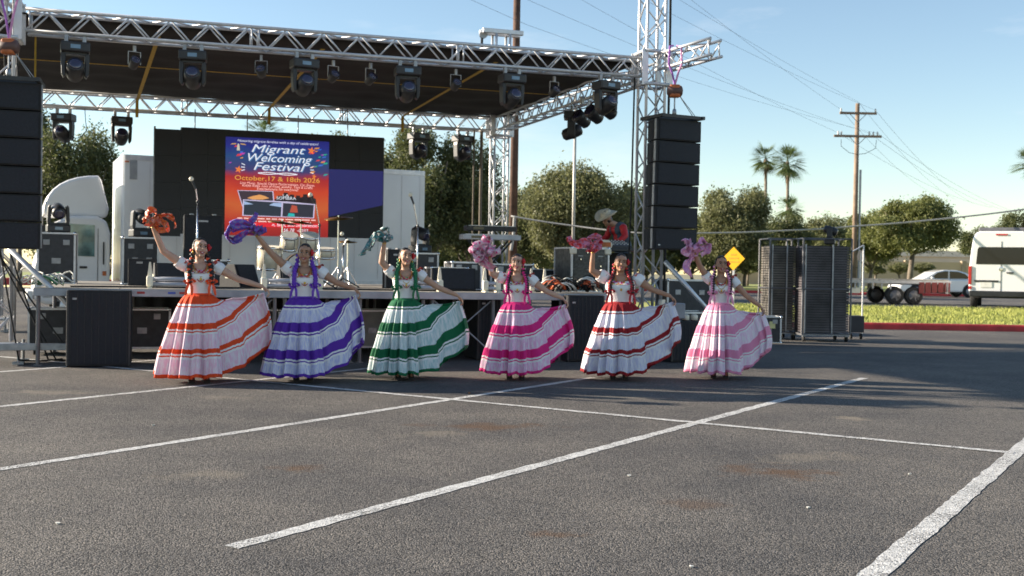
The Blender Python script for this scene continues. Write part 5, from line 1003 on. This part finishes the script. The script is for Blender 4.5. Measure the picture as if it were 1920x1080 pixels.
def skirt_mesh(zw, Rh, hand, drop, wx, wy, seed):
    nth, nt_ = 300, 60; rg = random.Random(seed); ph = [rg.uniform(0, 6.28) for _ in range(6)]; hx, hy, hz = hand; co = np.zeros(((nt_+1)*nth, 3)); dn = np.zeros((nt_+1)*nth); ar = np.zeros((nt_+1)*nth)
    thL = -0.12; th0 = 0.50
    for i in range(nt_+1):
        t = i/nt_; tier = sum(0.012*(1-((t-a)/0.33)) for a in (0.0, 0.33, 0.66) if a <= t < a+0.34)
        for j in range(nth):
            th = 2*math.pi*j/nth; d = (th-thL+math.pi) % (2*math.pi)-math.pi; sg = 0.52 if d < 0 else 0.5; w = math.exp(-(d/sg)**2)*min(1, t*5)
            rr = (t**0.60); rx = wx+(Rh-wx)*rr; ry = wy+(Rh*0.92-wy)*rr
            fold = (0.052*math.sin(15*th+ph[0]+0.9*math.sin(3*th))+0.024*math.sin(33*th+ph[1])+0.034*math.sin(8*th+ph[2]))*min(1, 0.25+t)*t**0.35
            k = 1+(fold*(1-0.5*w)+tier*0.7)/max(0.2, (rx+ry)/2); x = rx*math.cos(th)*k; y = ry*math.sin(th)*k; z = zw-(zw-0.085)*t+0.014*math.sin(15*th+ph[3])*t
            if t < th0: q = t/th0; lx, ly, lz = wx+(hx-wx)*q, hy*q, zw+(hz-zw)*q-0.05*math.sin(math.pi*q)
            else: q = (t-th0)/(1-th0); lx, ly, lz = hx+0.10*math.sin(q*2.2), hy-0.03*q, hz-drop*q**0.9
            lx += fold*0.5*math.cos(th); ly += fold*0.9
            n = i*nth+j; co[n] = (x*(1-w)+lx*w, y*(1-w)+ly*w, z*(1-w)+lz*w); dn[n] = t; ar[n] = j/nth
    f = [(i*nth+j, i*nth+(j+1) % nth, (i+1)*nth+(j+1) % nth, (i+1)*nth+j) for i in range(nt_) for j in range(nth)]
    me = bpy.data.meshes.new('skirt'); me.from_pydata(co.tolist(), [], f)
    for nm, a in (('down', dn), ('around', ar)): l = me.attributes.new(nm, 'FLOAT', 'POINT'); l.data.foreach_set('value', a)
    me.update(); return me
def ribbon(mb, pts, w, tw0=0.0, tw1=2.0, n=26, cup=0.25):
    P_ = [Vector(p) for p in pts]; k = len(P_)-1; C = []
    for i in range(n+1):                            # Catmull-Rom through the control points
        u = i/n*k; a = min(int(u), k-1); f = u-a; p0, p1, p2, p3 = P_[max(a-1, 0)], P_[a], P_[a+1], P_[min(a+2, k)]
        C.append(0.5*((2*p1)+(p2-p0)*f+(2*p0-5*p1+4*p2-p3)*f*f+(3*p1-p0-3*p2+p3)*f**3))
    vs = []; M_ = 4
    for i, c in enumerate(C):
        d = (C[min(i+1, n)]-C[max(i-1, 0)]).normalized(); x = d.orthogonal().normalized(); a = tw0+(tw1-tw0)*i/n; s_ = Matrix.Rotation(a, 3, d) @ x; u_ = d.cross(s_); ww = w*(0.55+0.45*math.sin(math.pi*min(1, max(.12, i/n))))
        for m in range(M_+1): e = m/M_*2-1; vs.append(c+s_*ww*e+u_*ww*cup*math.cos(e*2.4+i*.35))
    mb.add(vs, [(i*(M_+1)+m, i*(M_+1)+m+1, (i+1)*(M_+1)+m+1, (i+1)*(M_+1)+m) for i in range(n) for m in range(M_)])
def cloth_mat(name, cols):
    m = bpy.data.materials.new(name); m.use_nodes = True; nt = m.node_tree; b = nt.nodes['Principled BSDF']; t = nt.nodes.new('ShaderNodeTexCoord'); n = nt.nodes.new('ShaderNodeTexNoise'); n.inputs['Scale'].default_value = 20; n.inputs['Detail'].default_value = 1.5
    r = nt.nodes.new('ShaderNodeValToRGB'); e = r.color_ramp.elements; k = len(cols)
    for i, c in enumerate(cols): x = e[i] if i < 2 else e.new(0.5); x.position = 0.32+0.36*i/(k-1); x.color = tuple(c)+(1,)
    nt.links.new(t.outputs['Object'], n.inputs['Vector']); nt.links.new(n.outputs['Fac'], r.inputs[0]); nt.links.new(r.outputs[0], b.inputs['Base Color']); b.inputs['Roughness'].default_value = 0.35; b.inputs['Sheen Weight'].default_value = 0.3
    tl = nt.nodes.new('ShaderNodeBsdfTranslucent'); nt.links.new(r.outputs[0], tl.inputs[0]); ms = nt.nodes.new('ShaderNodeMixShader'); ms.inputs[0].default_value = .25; nt.links.new(b.outputs[0], ms.inputs[1]); nt.links.new(tl.outputs[0], ms.inputs[2]); nt.links.new(ms.outputs[0], nt.nodes['Material Output'].inputs['Surface']); return m

def dancer(foot, h, col, lace, bands, rib, handR, elbR, handL, Rh, drop, desc, skn, yaw=0.0, tilt=0.0, wide=1.0, seed=1, brow_up=0.0, headx=0.0):
    p = gnd(*foot); s = h/1.62; t = thing('person', desc, 'person', (p.x, p.y, 0), -math.asin(p.x/p.length)*0.9+yaw); V3 = lambda x, y, z: Vector((x*s, y*s, z*s))
    sh = 0.165*wide; HC = V3(headx, -0.01, 1.505); Hm = Matrix.Rotation(R((14, -8, 10, -12, 4, 9)[seed-1]), 3, 'Z') @ Matrix.Rotation(R(tilt), 3, 'Y') @ Matrix.Rotation(R((-9, -4, -12, -5, -3, -6)[seed-1]), 3, 'X'); hp = lambda c: HC + Hm @ (Vector(c)*s)
    b = MB()
    for c, r_ in HEADP: b.ell(hp(c), tuple(k*s*(1.0 if wide < 1.1 else 1.06) for k in r_), 16, 12, mat=Hm)
    b.limb([V3(0, 0.015, 1.30), V3(headx*.5, 0.012, 1.37), HC+V3(0, 0.015, -0.07)], [.062*s, .05*s, .052*s])
    b.ell(V3(0, 0, 1.27), (sh*s*1.0, .085*s*wide, .085*s)); b.ell(V3(0, -.005, 1.16), (.135*s*wide, .10*s*wide, .13*s)); b.ell(V3(0, 0, 1.03), (.118*s*wide, .09*s*wide, .13*s)); b.ell(V3(0, .01, .90), (.15*s*wide, .115*s*wide, .12*s))
    for k in (-1, 1):
        b.ell(V3(k*.06, -.075, 1.20), (.055*s*wide, .05*s*wide, .058*s)); b.limb([V3(k*.085, 0.01, .86), V3(k*.08, 0, .50), V3(k*.075, .02, .12)], [.082*s*wide, .055*s, .034*s]); b.limb([V3(k*.075, .02, .10), V3(k*.08, -.06, .045), V3(k*.085, -.13, .03)], [.034*s, .03*s, .024*s])
    hR, eR = Vector(handR), Vector(elbR); hL = Vector(handL); sR, sL = V3(-sh, 0, 1.305), V3(sh, 0, 1.305); eL = sL.lerp(hL, .5)+Vector((0, 0.01, -0.035))
    b.limb([sR, sR.lerp(eR, .5), eR, eR.lerp(hR, .45), hR], [.050*s*wide, .046*s*wide, .036*s, .035*s, .024*s]); b.limb([sL, sL.lerp(eL, .5), eL, eL.lerp(hL, .45), hL], [.050*s*wide, .046*s*wide, .036*s, .035*s, .024*s])
    hand_shape(b, hR, hR-eR, Vector((0.25, 1, 0.1)), Vector((-1, 0.1, 0.2)), 0.75, s); hand_shape(b, hL, (hL-eL)+Vector((0, -.02, -.1)), Vector((0, -1, 0)), Vector((-.4, 0, -1)), 0.65, s)
    me = remesh(b, 0.0062*s, 5, 'body'); me.materials.append(skn); bo = link('body', me, t, True)
    f = MB()
    for k in (-1, 1): f.ell(hp((k*.031, -.0835, .004)), (.0135*s, .008*s, .0075*s), 10, 6, mat=Hm)
    f.build('eyes', EYE_W, t, True); f = MB()
    for k in (-1, 1): f.ell(hp((k*.031, -.0895, .004)), (.0075*s, .004*s, .0075*s), 10, 6, mat=Hm); f.path([hp((k*.014, -.096, .026)), hp((k*.032, -.093, .032)), hp((k*.05, -.080, .025))], .0035*s, 6); f.path([hp((k*.017, -.0915, .009)), hp((k*.031, -.0945, .0135)), hp((k*.046, -.084, .008))], .003*s, 6)
    f.build('eyebrows', EYE_D, t, True)['kind'] = 'stuff'
    f = MB(); f.path([hp((-.031, -.0765, -.050)), hp((-.016, -.0875, -.058)), hp((0, -.0915, -.060)), hp((.016, -.0875, -.058)), hp((.031, -.0765, -.050))], [.003*s, .0055*s, .006*s, .0055*s, .003*s], 8); f.path([hp((-.027, -.078, -.055)), hp((-.013, -.086, -.071)), hp((0, -.089, -.074)), hp((.013, -.086, -.071)), hp((.027, -.078, -.055))], [.003*s, .006*s, .0068*s, .006*s, .003*s], 8); lp_ = f.build('lips', LIP, t, True)
    f = MB(); f.path([hp((-.022, -.0825, -.058)), hp((0, -.0915, -.066)), hp((.022, -.0825, -.058))], [.003*s, .0065*s, .003*s], 8); f.build('teeth', TEETH, lp_, True)
    # hair: cap parted in the middle, bun, two braids wound with ribbon
    c = MB().ell((0, 0, 0), (.082, .098, .106), 28, 20); keep = []
    for q in c.f:
        m = sum((Vector(c.v[i]) for i in q), Vector())/len(q)
        if m.y > -0.012-0.25*max(0, m.z-.02) and m.z > -0.075 or m.z > 0.074-abs(m.x)*0.25: keep.append(q)
    c.f = keep; c.m = [0]*len(keep); c.v = [tuple(hp(Vector(v)+Vector((0, .012, .02)))) for v in c.v]; hr = c.build('hair', HAIR, t, True); hr.modifiers.new('thick', 'SOLIDIFY').thickness = 0.010
    MB().ell(hp((0, .105, .03)), (.05*s, .04*s, .05*s)).build('bun', HAIR, hr, True)
    RB = M('ribbon_'+rib[0], rib[1], 0.4, 0, 0.15, 20)
    for k in (-1, 1):
        pts = [hp((k*.078, .02, -.03)), V3(headx+k*.088, -.035, 1.385), V3(k*.115, -.085, 1.31), V3(k*.120*wide, -.125*wide, 1.22), V3(k*.118*wide, -.135*wide, 1.13)]
        C = [pts[0].lerp(pts[1], i/4) for i in range(4)]+[pts[1].lerp(pts[2], i/5) for i in range(5)]+[pts[2].lerp(pts[3], i/6) for i in range(6)]+[pts[3].lerp(pts[4], i/6) for i in range(7)]
        hb, rb = MB(), MB()
        for i, q in enumerate(C): (rb if (i % 2 == 0 and (rib[2] > .5 or i % 4 == 0)) or rib[2] > .9 else hb).ell(q+Vector(((i % 2-.5)*.014*s, 0, 0)), (.023*s, .021*s, .019*s), 9, 6)
        if hb.v: hb.build('braid', HAIR, t, True)
        e = pts[4]
        for g in (-1, 1): ribbon(rb, [e, e+Vector((g*.03, -.02, .028))*s, e+Vector((g*.055, -.012, .0))*s, e+Vector((g*.02, -.012, -.015))*s, e], .016*s, .4, 1.2, 14); ribbon(rb, [e, e+Vector((g*.025, -.015, -.06))*s, e+Vector((g*.035+k*.01, -.01, -.15))*s], .016*s, .2, 1.0, 10)
        rb.build('braid_ribbon', RB, t, True)['kind'] = 'stuff'
    fl = MB()
    for i in range(9): a = i*.7; fl.ell(hp((.084, -.03, .015))+Vector((.012*math.cos(a*1.3), -.004*i/3, .012))*s*0+Vector((.006*i/9, .022*math.cos(a), .022*math.sin(a)))*s, (.016*s, .021*s, .017*s), 8, 6, (a, .3, 0))
    fl.ell(hp((.10, -.035, .015)), (.018*s, .02*s, .018*s), 8, 6); fl.build('hair_flower', FLW, t, True)
    er = MB()
    for k in (-1, 1): er.ell(hp((k*.081, -.004, -.055)), (.007*s, .007*s, .02*s), 8, 6)
    er.build('earrings', GOLDM, t, True)
    # blouse: fitted body with gathered short sleeves and an embroidered yoke
    n = 40; rings = [(.955, .126, .098, 0), (1.00, .128, .102, 0), (1.06, .134, .108, -.002), (1.12, .146, .120, -.008), (1.18, .156, .138, -.016), (1.225, .162, .136, -.014), (1.262, .168, .118, -.004), (1.29, .160, .105, .0)]; bl_ = MB()
    for zi, (z, rx, ry, oy) in enumerate(rings):
        for i in range(n):
            a = 2*math.pi*i/n; fr = math.sin(a) < 0; dip = (.028*max(0, -math.sin(a))**3 if zi >= 6 else 0); fo = 1+.016*math.sin(14*a+zi*.3)*(1 if zi < 5 else .3); bl_.v.append(tuple(V3(rx*wide*math.cos(a)*fo, ry*wide*math.sin(a)*fo+oy, z-dip)))
    bl_.f = [(r_*n+i, r_*n+(i+1) % n, (r_+1)*n+(i+1) % n, (r_+1)*n+i) for r_ in range(len(rings)-1) for i in range(n)]; bl_.mi = 0; bl_.m = [0]*len(bl_.f)
    bo2 = bl_.build('blouse', BLOUSE, t, True); bo2.modifiers.new('thick', 'SOLIDIFY').thickness = 0.008
    yk = MB(); yk.v = [tuple(Vector(v)*1.0+Vector((0, -.004*s if v[1] < 0 else .004*s, 0))) for v in bl_.v[5*n:8*n]]; yk.v = [(x*1.03, y*1.03, z+.002) for x, y, z in yk.v]; yk.f = [(r_*n+i, r_*n+(i+1) % n, (r_+1)*n+(i+1) % n, (r_+1)*n+i) for r_ in range(2) for i in range(n)]; yk.m = [0]*len(yk.f); yk.build('embroidered_yoke', EMB, bo2, True)
    for sP, eP, k in ((sR, eR, -1), (sL, eL, 1)):
        d = (eP-sP).normalized(); x = d.orthogonal().normalized(); y = d.cross(x); sv = MB(); m_ = 28; prof = ((-.045, .052), (.0, .066), (.05, .070), (.07, .068), (.088, .060), (.098, .063))
        for (l_, r_) in prof:
            for i in range(m_): a = 2*math.pi*i/m_; q = r_*wide*(1+.06*math.sin(9*a)); sv.v.append(tuple(sP+d*l_*s+(x*math.cos(a)+y*math.sin(a))*q*s))
        sv.f = [(r_*m_+i, r_*m_+(i+1) % m_, (r_+1)*m_+(i+1) % m_, (r_+1)*m_+i) for r_ in range(len(prof)-1) for i in range(m_)]; sv.m = [0]*len(sv.f); so = sv.build('sleeve', BLOUSE, t, True); so.modifiers.new('thick', 'SOLIDIFY').thickness = 0.006
        rf_ = MB(); ribbon(rf_, [sP+V3(-k*.02, -.07, .035), sP+V3(k*.02, -.03, .065), sP+V3(k*.025, .03, .065), sP+V3(-k*.01, .07, .03)], .028*s, .3, .9, 14, .5); rf_.build('shoulder_ruffle', M('ruffle_red', (0.42, 0.05, 0.03), .7, 0, .4, 50), so, True)
    for dz, mt_, r_ in ((.0, BEAD, .0065), (.055, GOLDM, .005), (.11, BEAD, .005)):
        pts = [V3(math.sin(a)*.075, -.055-.075*math.cos(a)*(1 if abs(a) < 1.6 else .3)-.02*(dz > 0), 1.325-(.085+dz)*max(0, math.cos(a))**1.3) for a in [x*.25-1.9 for x in range(16)]]; MB().path(pts, r_*s, 6).build('necklace', mt_, t, True)
    MB().ell(V3(0, -.162*(.5+.5*wide), 1.16), (.014*s, .006*s, .018*s), 10, 6).build('pendant', GOLDM, t, True)
    MB().lathe([(.024, -.006), (.027, 0), (.024, .006)], hR-(hR-eR).normalized()*.01, 14, (hR-eR).to_track_quat('Z', 'Y').to_euler()).build('bracelet', GOLDM, t, True)
    sm_ = skirt_mesh(.985*s, Rh, (handL[0]+.035, handL[1]-.02, handL[2]-.075), drop, .13*s*wide, .105*s*wide, seed); sm_.materials.append(skirt_mat('skirt_'+rib[0], col, lace, bands)); sk = link('skirt', sm_, t, True); sk.modifiers.new('thick', 'SOLIDIFY').thickness = 0.004
    wb = MB(); wb.lathe([(.128*s*wide, -.02), (.133*s*wide, 0), (.128*s*wide, .02)], (0, 0, 0), 40); wb.v = [(x, y*.82, z+.985*s) for x, y, z in wb.v]; wb.build('waistband', M('band_'+rib[0], col, .7), sk, True)
    for k in (-1, 1):
        sh_ = MB().prism([(-.165, .006), (-.15, .045), (-.09, .06), (-.03, .085), (.05, .10), (.06, .07), (.03, .055), (-.05, .022), (-.10, .006)], -.036, .036, axis='x'); sh_.v = [(x*s+k*.08*s, y*s, z*s) for x, y, z in sh_.v]; so = sh_.build('shoe', SHOE, t, False, .008); MB().tube((k*.08*s, .045*s, 0), (k*.08*s, .04*s, .075*s), .014*s, .022*s).build('heel', SHOE, so)
    return t
def scarf(owner, handR, strips, cols, label, w=.055):
    mb = MB(); h_ = Vector(handR)+Vector((0, -.03, .06)); rg = random.Random(len(label))
    for i, st_i in enumerate(strips):
        ribbon(mb, [h_+Vector((x, rg.uniform(-.05, .05)+y*0, z)) for x, y, z in [(a, 0, b) for a, b in st_i]], w*rg.uniform(.7, 1.15), rg.uniform(0, 2), rg.uniform(1.5, 3.5), 30, .4)
    for k in range(5): a = k*1.25; ribbon(mb, [h_+Vector((.0, -.035*math.sin(a), -.02)), h_+Vector((.06*math.cos(a), -.05*math.sin(a), .03)), h_+Vector((.09*math.cos(a+.5), -.06*math.sin(a), -.02)), h_+Vector((.02, .03*math.sin(a), -.05))], w*.7, a, a+1.5, 14, .5)
    M_ = owner.matrix_basis.copy(); o = mb.build('scarf', cloth_mat('scarf_'+cols[0], cols[1]), None, True); o.matrix_world = Matrix.LocRotScale(owner.location, owner.rotation_euler, None); o.modifiers.new('thick', 'SOLIDIFY').thickness = 0.003; tag(o, label, 'scarf'); return o
OR, PU, GN, HP, RD, LP = (.80, .075, .012), (.115, .025, .40), (.0, .135, .05), (.78, .02, .24), (.33, .008, .014), (.80, .30, .48)
d1 = dancer((372, 717), 1.68, OR, (.88, .58, .72), BA, ('orange', OR, .4), (-.53, -.10, 1.80), (-.41, -.04, 1.52), (.70, -.08, 1.13), .43, .60, 'dancer in a white blouse and orange-banded skirt, smiling, one arm raised', SK3, .1, 6, 1.0, 1)
scarf(d1, (-.53, -.10, 1.80), [[(0, 0), (.07, .06), (.15, .05), (.23, .0), (.25, -.07)], [(0, 0), (.03, .09), (-.04, .12), (-.06, .03), (.02, -.02)], [(0, 0), (.10, -.02), (.13, -.09), (.06, -.1), (.02, -.03)], [(.02, 0), (.12, .08), (.2, .06), (.22, .0)], [(0, .02), (.06, .0), (.12, .0), (.17, -.06), (.14, -.11)]], ('orange', [(.75, .08, .02), (.85, .25, .04), (.75, .1, .03), (.06, .22, .10), (.75, .35, .25)]), 'orange and green scarf bunched in the raised hand of the orange dancer', .05)
d2 = dancer((568, 715), 1.64, PU, (.55, .56, .82), BB, ('purple', PU, 1.0), (-.56, -.10, 1.73), (-.40, -.04, 1.53), (.58, -.08, 1.12), .44, .55, 'dancer in a white blouse and purple-banded skirt with purple ribbon braids', SK2, .05, 4, 1.03, 2)
scarf(d2, (-.56, -.10, 1.73), [[(0, 0), (-.10, .07), (-.24, .06), (-.34, -.05), (-.28, -.16), (-.16, -.12)], [(0, 0), (-.14, .02), (-.28, .0), (-.33, -.10), (-.24, -.17)], [(0, .0), (-.12, -.04), (-.22, -.1), (-.3, -.14)], [(.0, .0), (-.06, .08), (-.02, .16), (.0, .2)], [(0, 0), (-.18, .09), (-.3, .04), (-.34, -.08), (-.2, -.1), (-.1, -.02)]], ('purple', [(.12, .03, .40), (.45, .03, .25), (.10, .08, .55), (.65, .06, .30), (.35, .25, .5)]), 'purple and magenta scarf looped out from the hand of the purple dancer', .05)
d3 = dancer((757, 711), 1.62, GN, (.5, .66, .68), BB, ('green', GN, 1.0), (-.27, -.10, 1.68), (-.30, -.05, 1.44), (.63, -.08, 1.05), .37, .58, 'dancer in a white blouse and green-banded skirt with green ribbon braids', SK1, .1, 2, .97, 3)
scarf(d3, (-.27, -.10, 1.68), [[(0, 0), (-.09, .03), (-.17, -.08), (-.24, -.18), (-.31, -.22)], [(0, .02), (-.08, .07), (-.15, .0), (-.22, -.12), (-.29, -.2)], [(0, .03), (.05, .08), (.02, .11), (-.05, .08), (-.12, .02)], [(0, 0), (-.1, -.02), (-.16, -.12), (-.2, -.16)]], ('teal', [(.30, .32, .34), (.45, .43, .44), (.03, .25, .26), (.35, .36, .38), (.10, .12, .13)]), 'grey and teal scarf trailing down from the hand of the green dancer', .035)
d4 = dancer((966, 711), 1.57, HP, (.88, .48, .72), BB, ('hotpink', HP, .6), (-.35, -.10, 1.54), (-.32, -.05, 1.32), (.57, -.08, 1.03), .37, .52, 'dancer in a white blouse and hot pink banded skirt with pink ribbon bows', SK3, .05, -3, 1.05, 4)
scarf(d4, (-.35, -.10, 1.54), [[(0, 0), (-.04, .10), (-.02, .17), (.02, .12)], [(0, 0), (-.12, .06), (-.22, .02), (-.12, -.08), (-.04, -.16), (.08, -.2)], [(.0, .05), (-.10, .08), (-.20, .01), (-.14, -.1), (-.05, -.18), (.05, -.22)], [(0, 0), (-.09, -.02), (-.12, -.1), (-.03, -.18)], [(0, .08), (-.08, .03), (-.1, -.06), (-.02, -.12)]], ('hotpink', [(.80, .04, .28), (.85, .25, .5), (.80, .55, .68), (.78, .03, .25), (.75, .6, .65)]), 'hot pink scarf fanned below the raised hand of the hot pink dancer', .085)
d5 = dancer((1160, 711), 1.60, RD, (.68, .66, .82), BA, ('red', (.42, .01, .02), .55), (-.36, -.10, 1.62), (-.37, -.05, 1.38), (.62, -.08, 1.08), .42, .52, 'dancer in a white blouse and dark red banded skirt with red ribbon braids', SK2, .05, 3, 1.2, 5)
scarf(d5, (-.36, -.10, 1.62), [[(0, 0), (-.08, .08), (-.18, .05), (-.28, .06), (-.31, .13)], [(0, 0), (-.04, .11), (.05, .13), (.09, .07), (.02, .0)], [(0, .02), (-.1, .03), (-.2, .02), (-.29, .08)], [(0, 0), (.02, -.06), (-.04, -.02), (-.1, .05)], [(.0, .03), (.07, .1), (.03, .14), (-.08, .12)]], ('red', [(.70, .015, .04), (.80, .05, .06), (.75, .25, .35), (.72, .02, .03), (.55, .2, .45)]), 'red scarf swept sideways from the hand of the dark red dancer', .05)
d6 = dancer((1348, 709), 1.60, LP, (.88, .64, .80), BB, ('palepink', LP, .6), (-.35, -.10, 1.64), (-.28, -.05, 1.47), (.50, -.08, .96), .37, .50, 'dancer in a white blouse and pale pink banded skirt with pink ribbon braids', SK2, .05, 2, .95, 6)
scarf(d6, (-.35, -.10, 1.64), [[(0, .03), (.08, .09), (.16, .05), (.15, -.05), (.08, -.1)], [(0, .0), (-.09, .08), (-.13, .1), (-.08, .0)], [(0, 0), (-.08, -.04), (-.17, -.02)], [(0, -.02), (-.03, -.12), (-.1, -.2), (-.09, -.3), (-.03, -.38)], [(0, 0), (.0, -.1), (-.07, -.2), (-.07, -.32)]], ('palepink', [(.82, .35, .58), (.85, .55, .72), (.80, .30, .52), (.85, .68, .80), (.65, .35, .68)]), 'pale pink scarf with a long tail hanging from the hand of the pale pink dancer', .065)
# man in a hat behind the mixing table, stooping
mp_ = deck(1166, 2.9, 450); mn = thing('person', 'man in a straw cowboy hat, red shirt and denim vest stooping over the mixing table', 'person', mp_, ANG+R(-75))
DEN = M('denim', (0.055, 0.085, 0.12), 0.8, 0, 0.25, 30); RSH = M('red_shirt', (0.50, 0.015, 0.02), 0.6, 0, 0.15, 20); STRAW = M('straw_hat', (0.60, 0.53, 0.40), 0.75, 0, 0.1, 30, .3, 120)
hd = Vector((-.02, -.34, 1.32)); Hm = Matrix.Rotation(R(28), 3, 'X') @ Matrix.Rotation(R(10), 3, 'Y'); b = MB()
for c, r_ in HEADP: b.ell(hd+Hm @ Vector(c), r_, 16, 12, mat=Hm)
b.limb([(0, -.10, 1.20), (-.01, -.24, 1.25), hd+Vector((0, .03, -.05))], [.07, .06, .058])
for k in (-1, 1): b.limb([(k*.27, -.30, .93), (k*.20, -.42, .85)], [.034, .028]); hand_shape(b, (k*.20, -.42, .85), Vector((-k*.2, -.9, -.2)), Vector((1, 0, 0)), Vector((0, -.2, -1)), .45, 1.05)
b.limb([(0, -.10, 1.20), (0, 0, 1.0)], [.06, .08])
me = remesh(b, .007, 4, 'body'); me.materials.append(SK2); link('body', me, mn, True)
b = MB(); b.ell((0, -.10, 1.15), (.20, .13, .12), rot=(R(30), 0, 0)); b.ell((0, -.03, 1.0), (.18, .13, .2)); b.ell((0, .02, .85), (.17, .125, .14))
for k in (-1, 1): b.limb([(k*.19, -.12, 1.17), (k*.27, -.14, 1.02), (k*.28, -.24, .94), (k*.25, -.33, .905)], [.072, .06, .052, .045])
me = remesh(b, .009, 5, 'shirt'); me.materials.append(RSH); link('shirt', me, mn, True)
b = MB(); b.ell((.0, -.09, 1.15), (.205, .152, .135), rot=(R(30), 0, 0)); b.ell((0, -.015, 1.0), (.205, .15, .21)); b.ell((0, .03, .86), (.19, .14, .14)); me = remesh(b, .009, 5, 'vest')
bm = bmesh.new(); bm.from_mesh(me); bmesh.ops.delete(bm, geom=[v for v in bm.verts if v.co.y < -.09 and abs(v.co.x) < .055], context='VERTS'); bm.to_mesh(me); bm.free(); me.materials.append(DEN); link('denim_vest', me, mn, True)
b = MB()
for k in (-1, 1): b.limb([(k*.09, .03, .82), (k*.10, .0, .45), (k*.10, .03, .07)], [.10, .075, .055]); b.ell((k*.10, -.05, .045), (.05, .14, .045))
b.ell((0, .02, .84), (.17, .125, .1)); me = remesh(b, .01, 4, 'jeans'); me.materials.append(DEN); link('jeans', me, mn, True)
ht = MB(); N_ = 36
for r_, z_, up_ in ((.0, .105, 0), (.05, .118, 0), (.078, .11, 0), (.09, .07, 0), (.098, .0, 0), (.15, -.008, .03), (.195, -.004, .085)):
    for i in range(N_): a = 2*math.pi*i/N_; cx_ = math.cos(a); ht.v.append(tuple(hd+Hm @ Vector((r_*cx_, r_*1.18*math.sin(a)+.005, .075+z_+up_*cx_*cx_-.03*(r_ < .06)*abs(math.sin(a))))))
ht.f = [(j*N_+i, j*N_+(i+1) % N_, (j+1)*N_+(i+1) % N_, (j+1)*N_+i) for j in range(6) for i in range(N_)]; ht.m = [0]*len(ht.f); q = ht.build('cowboy_hat', STRAW, mn, True); q.modifiers.new('thick', 'SOLIDIFY').thickness = .006
MB().ell(hd+Hm @ Vector((0, .012, -.01)), (.079, .094, .085), 20, 12, mat=Hm).build('hair', HAIR, mn, True)
